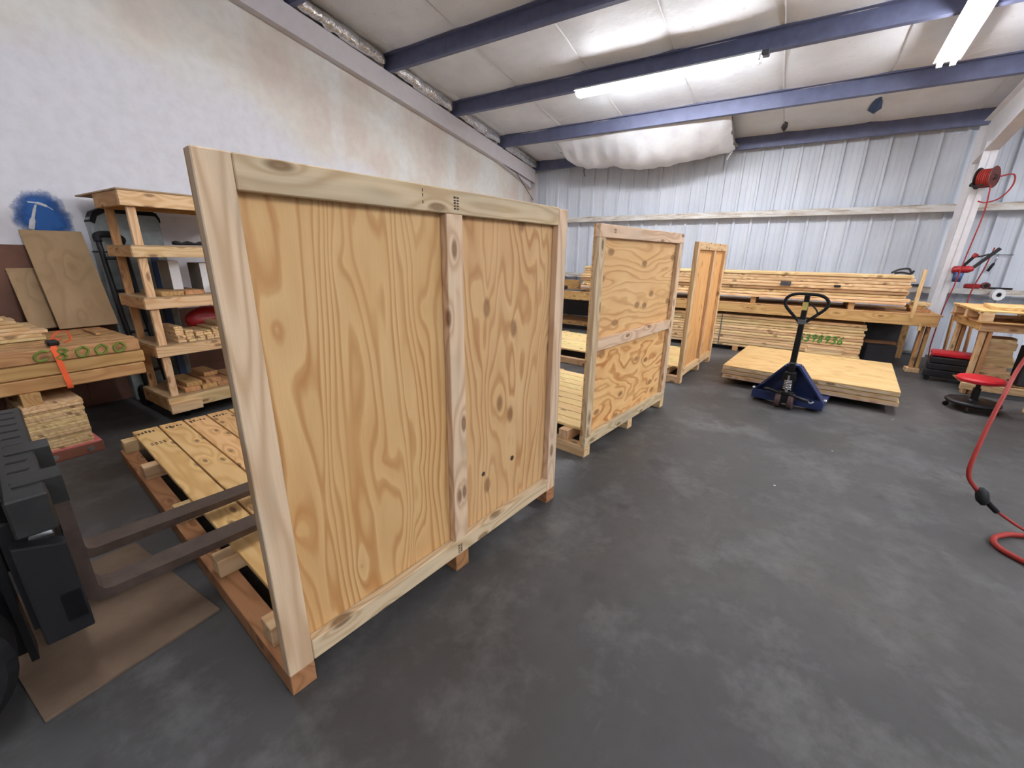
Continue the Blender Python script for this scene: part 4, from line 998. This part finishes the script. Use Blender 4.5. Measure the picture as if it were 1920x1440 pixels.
# bottom shelf boards
for i, (a, b, y0, y1, z0, m_) in enumerate(((-5.15, -4.65, 1.47, 1.60, 0.0, 'pine_brown'), (-5.15, -4.64, 1.61, 1.74, 0.0, 'pine_brown'), (-5.12, -4.65, 1.75, 1.90, 0.0, 'pine_brown'), (-5.1, -4.68, 1.50, 1.63, 0.041, 'pine_brown'), (-5.1, -4.67, 1.66, 1.79, 0.041, 'pine_brown'), (-5.1, -4.8, 1.7, 1.82, 0.082, 'pine_brown'), (-5.15, -4.64, 1.92, 2.06, 0.0, 'pine_brown'))):
    tag(bx('board', None, (a, b), (y0, y1), (0.238 + z0, 0.278 + z0), m_), 'weathered board end on the bottom shelf of the cart', 'board', 'boards on the bottom cart shelf')
for i, (a, b, y0, y1, z0) in enumerate(((-5.1, -4.63, 1.45, 1.62, 0.0), (-5.12, -4.66, 1.64, 1.8, 0.0), (-4.77, -4.62, 1.90, 1.98, 0.0), (-4.77, -4.63, 1.91, 1.98, 0.04))):
    tag(bx('board', None, (a, b), (y0, y1), (1.1425 + z0, 1.18 + z0), 'pine_brown' if i < 2 else 'pine'), 'offcut lying on the third shelf of the cart', 'board', 'offcuts on the third cart shelf')
def carton(label, y0, y1, x0, x1, z0, z1, mark):
    t = thing('carton', label, 'carton', ((x0 + x1) / 2, (y0 + y1) / 2, z0))
    hx, hy, h = (x1 - x0) / 2, (y1 - y0) / 2, z1 - z0
    bx('front_face', t, (hx - 0.004, hx), (-hy, hy), (0, h), 'white_card', 0.001); bx('rear_face', t, (-hx, -hx + 0.004), (-hy, hy), (0, h), 'white_card', 0.001)
    for s in (-1, 1): bx('side_face', t, (-hx + 0.0045, hx - 0.0045), (s * hy - 0.002 * (s + 1), s * hy + 0.002 * (1 - s)), (0, h), 'grey_card', 0.001)  # sides of the white carton coloured grey to hold their shadow
    bx('bottom_face', t, (-hx + 0.0045, hx - 0.0045), (-hy + 0.0045, hy - 0.0045), (0, 0.004), 'grey_card', 0.001)
    bx('lid', t, (-hx + 0.0045, hx - 0.0045), (-hy + 0.0045, hy - 0.0045), (h - 0.004, h), 'white_card', 0.001)
    if mark:
        bm = bmesh.new()
        for k in range(9): add_box(bm, (hx, hx + 0.0006), (-0.07 + k * 0.0155, -0.07 + k * 0.0155 + 0.011), (h * 0.42, h * 0.42 + 0.018 + 0.004 * (k % 3)))
        obj_bm('printed_line', bm, 'grey_card', t)
carton('white carton with a grey printed line on the third cart shelf', 1.84, 2.12, -5.05, -4.78, 1.1425, 1.42, True)
carton('plain white carton behind the post on the third cart shelf', 1.62, 1.70, -5.1, -4.85, 1.1805, 1.44, False)
bm = bmesh.new(); pts = [(-4.66 + 0.02 * math.sin(k * 0.9), 1.62 + k * 0.02, 1.5935 + 0.004 * math.sin(k * 1.3)) for k in range(30)]
add_tube(bm, pts, [0.014 + 0.004 * math.sin(k * 1.3) for k in range(30)], 8)
tag(obj_bm('black_cable', bm, 'black_rubber', None, True), 'lumpy black cable bundle lying on the fourth cart shelf', 'cable')
tb = thing('red_bag', 'dark red bag pushed behind the slats under the third cart shelf', 'bag', (-5.11, 1.95, 0.7185))
bm = bmesh.new(); bmesh.ops.create_icosphere(bm, subdivisions=3, radius=1.0)
for v in bm.verts:
    v.co = Vector((v.co.x * 0.09, v.co.y * 0.20, (v.co.z + 1) * 0.13)); v.co += Vector((mnoise.noise(v.co * 12), mnoise.noise(v.co * 12 + Vector((5, 0, 0))), 0.0)) * 0.02
obj_bm('sack', bm, 'red_paint', tb, True)
tube('drawstring', [(0.0, -0.05, 0.255), (0.03, 0.0, 0.29), (0.0, 0.05, 0.255)], 0.006, 'white_card', tb)
# plastic wrapped slab, hand truck and blue rail behind the cart
t = thing('wrapped_slab', 'grey plastic wrapped slab with black top band standing against the left wall', 'slab', (-5.675, 1.60, 0), 0)
poly = [(-0.26, 0), (0.28, 0), (0.28, 1.84), (0.26, 1.885), (0.22, 1.90), (-0.16, 1.90), (-0.22, 1.87), (-0.26, 1.80)]
prism('slab', poly, 'x', -0.09, 0.06, 'plastic_wrap', t, 0.012)
prism('top_band', [(-0.266, 1.78), (-0.225, 1.872), (-0.16, 1.906), (0.22, 1.906), (0.265, 1.888), (0.286, 1.84), (0.286, 1.80), (0.25, 1.86), (-0.14, 1.865), (-0.20, 1.83), (-0.23, 1.76)], 'x', -0.095, 0.066, 'black_rubber', t)
bx('wrap_band', t, (-0.095, 0.066), (-0.266, 0.286), (1.50, 1.515), 'black_rubber')
t = thing('hand_truck', 'black steel hand truck standing upright beside the shelf cart', 'hand truck', (-5.425, 1.345, 0), 0)
for s in (0.0, 0.17): tube('upright', [(0.06, s + 0.05, 0.08), (0.0, s + 0.0, 1.0), (-0.04, s - 0.02, 1.62)], 0.022, 'black_steel', t, 10)
tube('top_grip', [(-0.04, -0.02, 1.60), (-0.045, -0.015, 1.655), (-0.045, 0.08, 1.665), (-0.045, 0.15, 1.63), (-0.04, 0.15, 1.60)], 0.03, 'black_rubber', t, 10)
for k, z_ in enumerate((0.35, 0.75, 1.15, 1.45)): tube('cross_bar', [(0.06 - z_ * 0.06, 0.05 - z_ * 0.045, z_), (0.06 - z_ * 0.06, 0.22 - z_ * 0.045, z_)], 0.014, 'black_steel', t, 8, 0)
bx('toe_plate', t, (-0.15, 0.05), (-0.0, 0.28), (0.0, 0.012), 'black_steel')
for s in (0.0, 0.28): lathe('wheel', disc_prof(0.11, 0.05, 0.015), 'black_rubber', t, 22, (0.07, s, 0.11), (R(90), 0, 0))
tube('side_strap', [(0.0, 0.1, 0.7), (-0.01, 0.1, 1.1), (-0.03, 0.1, 1.5)], 0.03, 'dark_grey', t, 8)
leaning('blue painted rail leaning on the left wall behind the shelf cart', 1.735, 1.80, -5.52, 0.032, -5.66, 1.86, 0.04, 'steel_blue', name='blue_rail')

# ------------------------------------------------------------------ forklift at the left edge
def forklift():
    t = thing('forklift', 'black forklift carriage with two raised steel forks at the left edge', 'forklift', (-2.45, 0.235, 0), -0.0998)
    for xx in (0.35, 0.0):
        bm = bmesh.new()
        poly = [(0.0, 0.78), (0.038, 0.78), (0.038, 0.335), (0.05, 0.308), (0.075, 0.300), (0.9, 0.297), (1.07, 0.285), (1.07, 0.275), (0.06, 0.258), (0.02, 0.268), (0.0, 0.295)]
        A = [bm.verts.new((xx, p_[0], p_[1])) for p_ in poly]; B = [bm.verts.new((xx + 0.105, p_[0], p_[1])) for p_ in poly]
        bm.faces.new(A); bm.faces.new(B[::-1])
        for i in range(len(poly)): bm.faces.new((A[i], B[i], B[(i + 1) % len(poly)], A[(i + 1) % len(poly)]))
        fk = obj_bm('fork', bm, 'fork_steel', t)
        prism('upper_hook', [(-0.075, 0.80), (0.04, 0.80), (0.04, 0.70), (0.0, 0.70), (0.0, 0.765), (-0.05, 0.765), (-0.05, 0.74), (-0.075, 0.74)], 'x', xx - 0.001, xx + 0.106, 'carriage_steel', fk)
        prism('lower_hook', [(-0.03, 0.22), (0.0, 0.22), (0.0, 0.30), (-0.03, 0.25)], 'x', xx + 0.001, xx + 0.104, 'black_steel', fk)
    # carriage bars; the upper one is notched for the fork pins
    ub = bx('upper_bar', t, (-0.62, 0.56), (-0.10, -0.003), (0.66, 0.795), 'carriage_steel', 0.006)
    for k in range(10): prism('pin_slot', [(-0.55 + k * 0.105, -0.075), (-0.533 + k * 0.105, -0.08), (-0.53 + k * 0.105, -0.03), (-0.547 + k * 0.105, -0.025)], 'z', 0.794, 0.7962, 'black_rubber', t)
    bx('lower_bar', t, (-0.62, 0.56), (-0.06, -0.003), (0.30, 0.42), 'black_steel')
    for xx in (-0.40, -0.1, 0.20, 0.42): prism('carriage_plate', [(-0.14, 0.26), (-0.061, 0.26), (-0.061, 0.66), (-0.14, 0.68)], 'x', xx, xx + 0.03, 'black_steel', t)
    prism('side_stop', [(-0.12, 0.25), (0.0, 0.25), (0.0, 0.60), (-0.12, 0.64)], 'x', 0.50, 0.56, 'black_rubber', t, 0.006)
    lathe('hose_fitting', disc_prof(0.025, 0.06), 'chrome', t, 12, (0.43, -0.05, 0.60), (R(90), 0, 0))
    for s in (-1, 1):
        x0 = -0.05 + s * 0.36
        prism('mast_rail', [(x0 - 0.05, -0.16), (x0 + 0.05, -0.16), (x0 + 0.05, -0.18), (x0 - 0.02 * s, -0.18), (x0 - 0.02 * s, -0.28), (x0 + 0.05, -0.28), (x0 + 0.05, -0.30), (x0 - 0.05, -0.30)], 'z', 0.08, 2.1, 'black_steel', t)
        lathe('lift_cylinder', [(0, 0.1), (0.04, 0.1), (0.04, 1.5), (0.025, 1.5), (0.025, 2.0), (0, 2.0)], 'black_steel', t, 14, (x0 - s * 0.12, -0.26, 0))
        wh = lathe('drive_wheel', [(0.10, -0.10), (0.24, -0.10), (0.265, -0.075), (0.265, 0.075), (0.24, 0.10), (0.10, 0.10)], 'black_rubber', t, 32, (-0.05 + s * 0.52, -0.45, 0.266), (0, R(90), 0))
        lathe('rim', disc_prof(0.12, 0.16), 'dark_grey', wh, 20)
        rw = lathe('steer_wheel', disc_prof(0.21, 0.16, 0.03), 'black_rubber', t, 28, (-0.05 + s * 0.42, -1.75, 0.211), (0, R(90), 0))
        lathe('rim', disc_prof(0.09, 0.17), 'dark_grey', rw, 16)
        for yy in (-0.62, -1.75): tube('guard_post', [(-0.05 + s * 0.44, yy, 0.62), (-0.05 + s * 0.42, yy + (0.12 if yy > -1 else 0.05), 2.05)], 0.028, 'black_steel', t, 8, 0)
    for z_ in (0.14, 1.2, 2.05): bx('mast_tie', t, (-0.41, 0.31), (-0.32, -0.29), (z_, z_ + 0.09), 'black_steel')
    prism('axle_housing', [(-0.86, 0.10), (-0.33, 0.10), (-0.33, 0.40), (-0.86, 0.55)], 'x', -0.36, 0.26, 'black_steel', t, 0.01)
    prism('body', [(-0.40, 0.30), (-0.40, 0.62), (-0.95, 0.62), (-1.0, 0.95), (-1.75, 0.95), (-1.80, 0.30)], 'x', -0.47, 0.37, 'forklift_yellow', t, 0.02)
    prism('counterweight', [(-1.81, 0.22), (-1.81, 1.0), (-2.15, 0.96), (-2.25, 0.6), (-2.2, 0.25)], 'x', -0.50, 0.40, 'dark_grey', t, 0.03)
    prism('cowl', [(-0.42, 0.62), (-0.42, 1.05), (-0.52, 1.10), (-0.56, 0.62)], 'x', -0.45, 0.35, 'black_plastic', t, 0.01)
    prism('seat', [(-1.05, 0.96), (-1.05, 1.06), (-1.48, 1.04), (-1.56, 1.45), (-1.66, 1.44), (-1.60, 0.96)], 'x', -0.28, 0.18, 'black_plastic', t, 0.015)
    for k in range(7): bx('guard_bar', t, (-0.47 + k * 0.13, -0.43 + k * 0.13), (-1.75, -0.45), (2.05, 2.09), 'black_steel')
forklift()
cbd = tag(bx('floor_board', None, (-2.75, -1.88), (-0.03, 0.52), (0.0, 0.012), 'cardboard', 0.001), 'flat brown sheet lying on the floor beneath the forklift forks', 'board')
cbd.rotation_euler.rotate_axis('Z', R(3))
bx('printed_patch', cbd, (-0.10, 0.16), (-0.42, -0.33), (0.0061, 0.0068), 'dark_grey', 0)
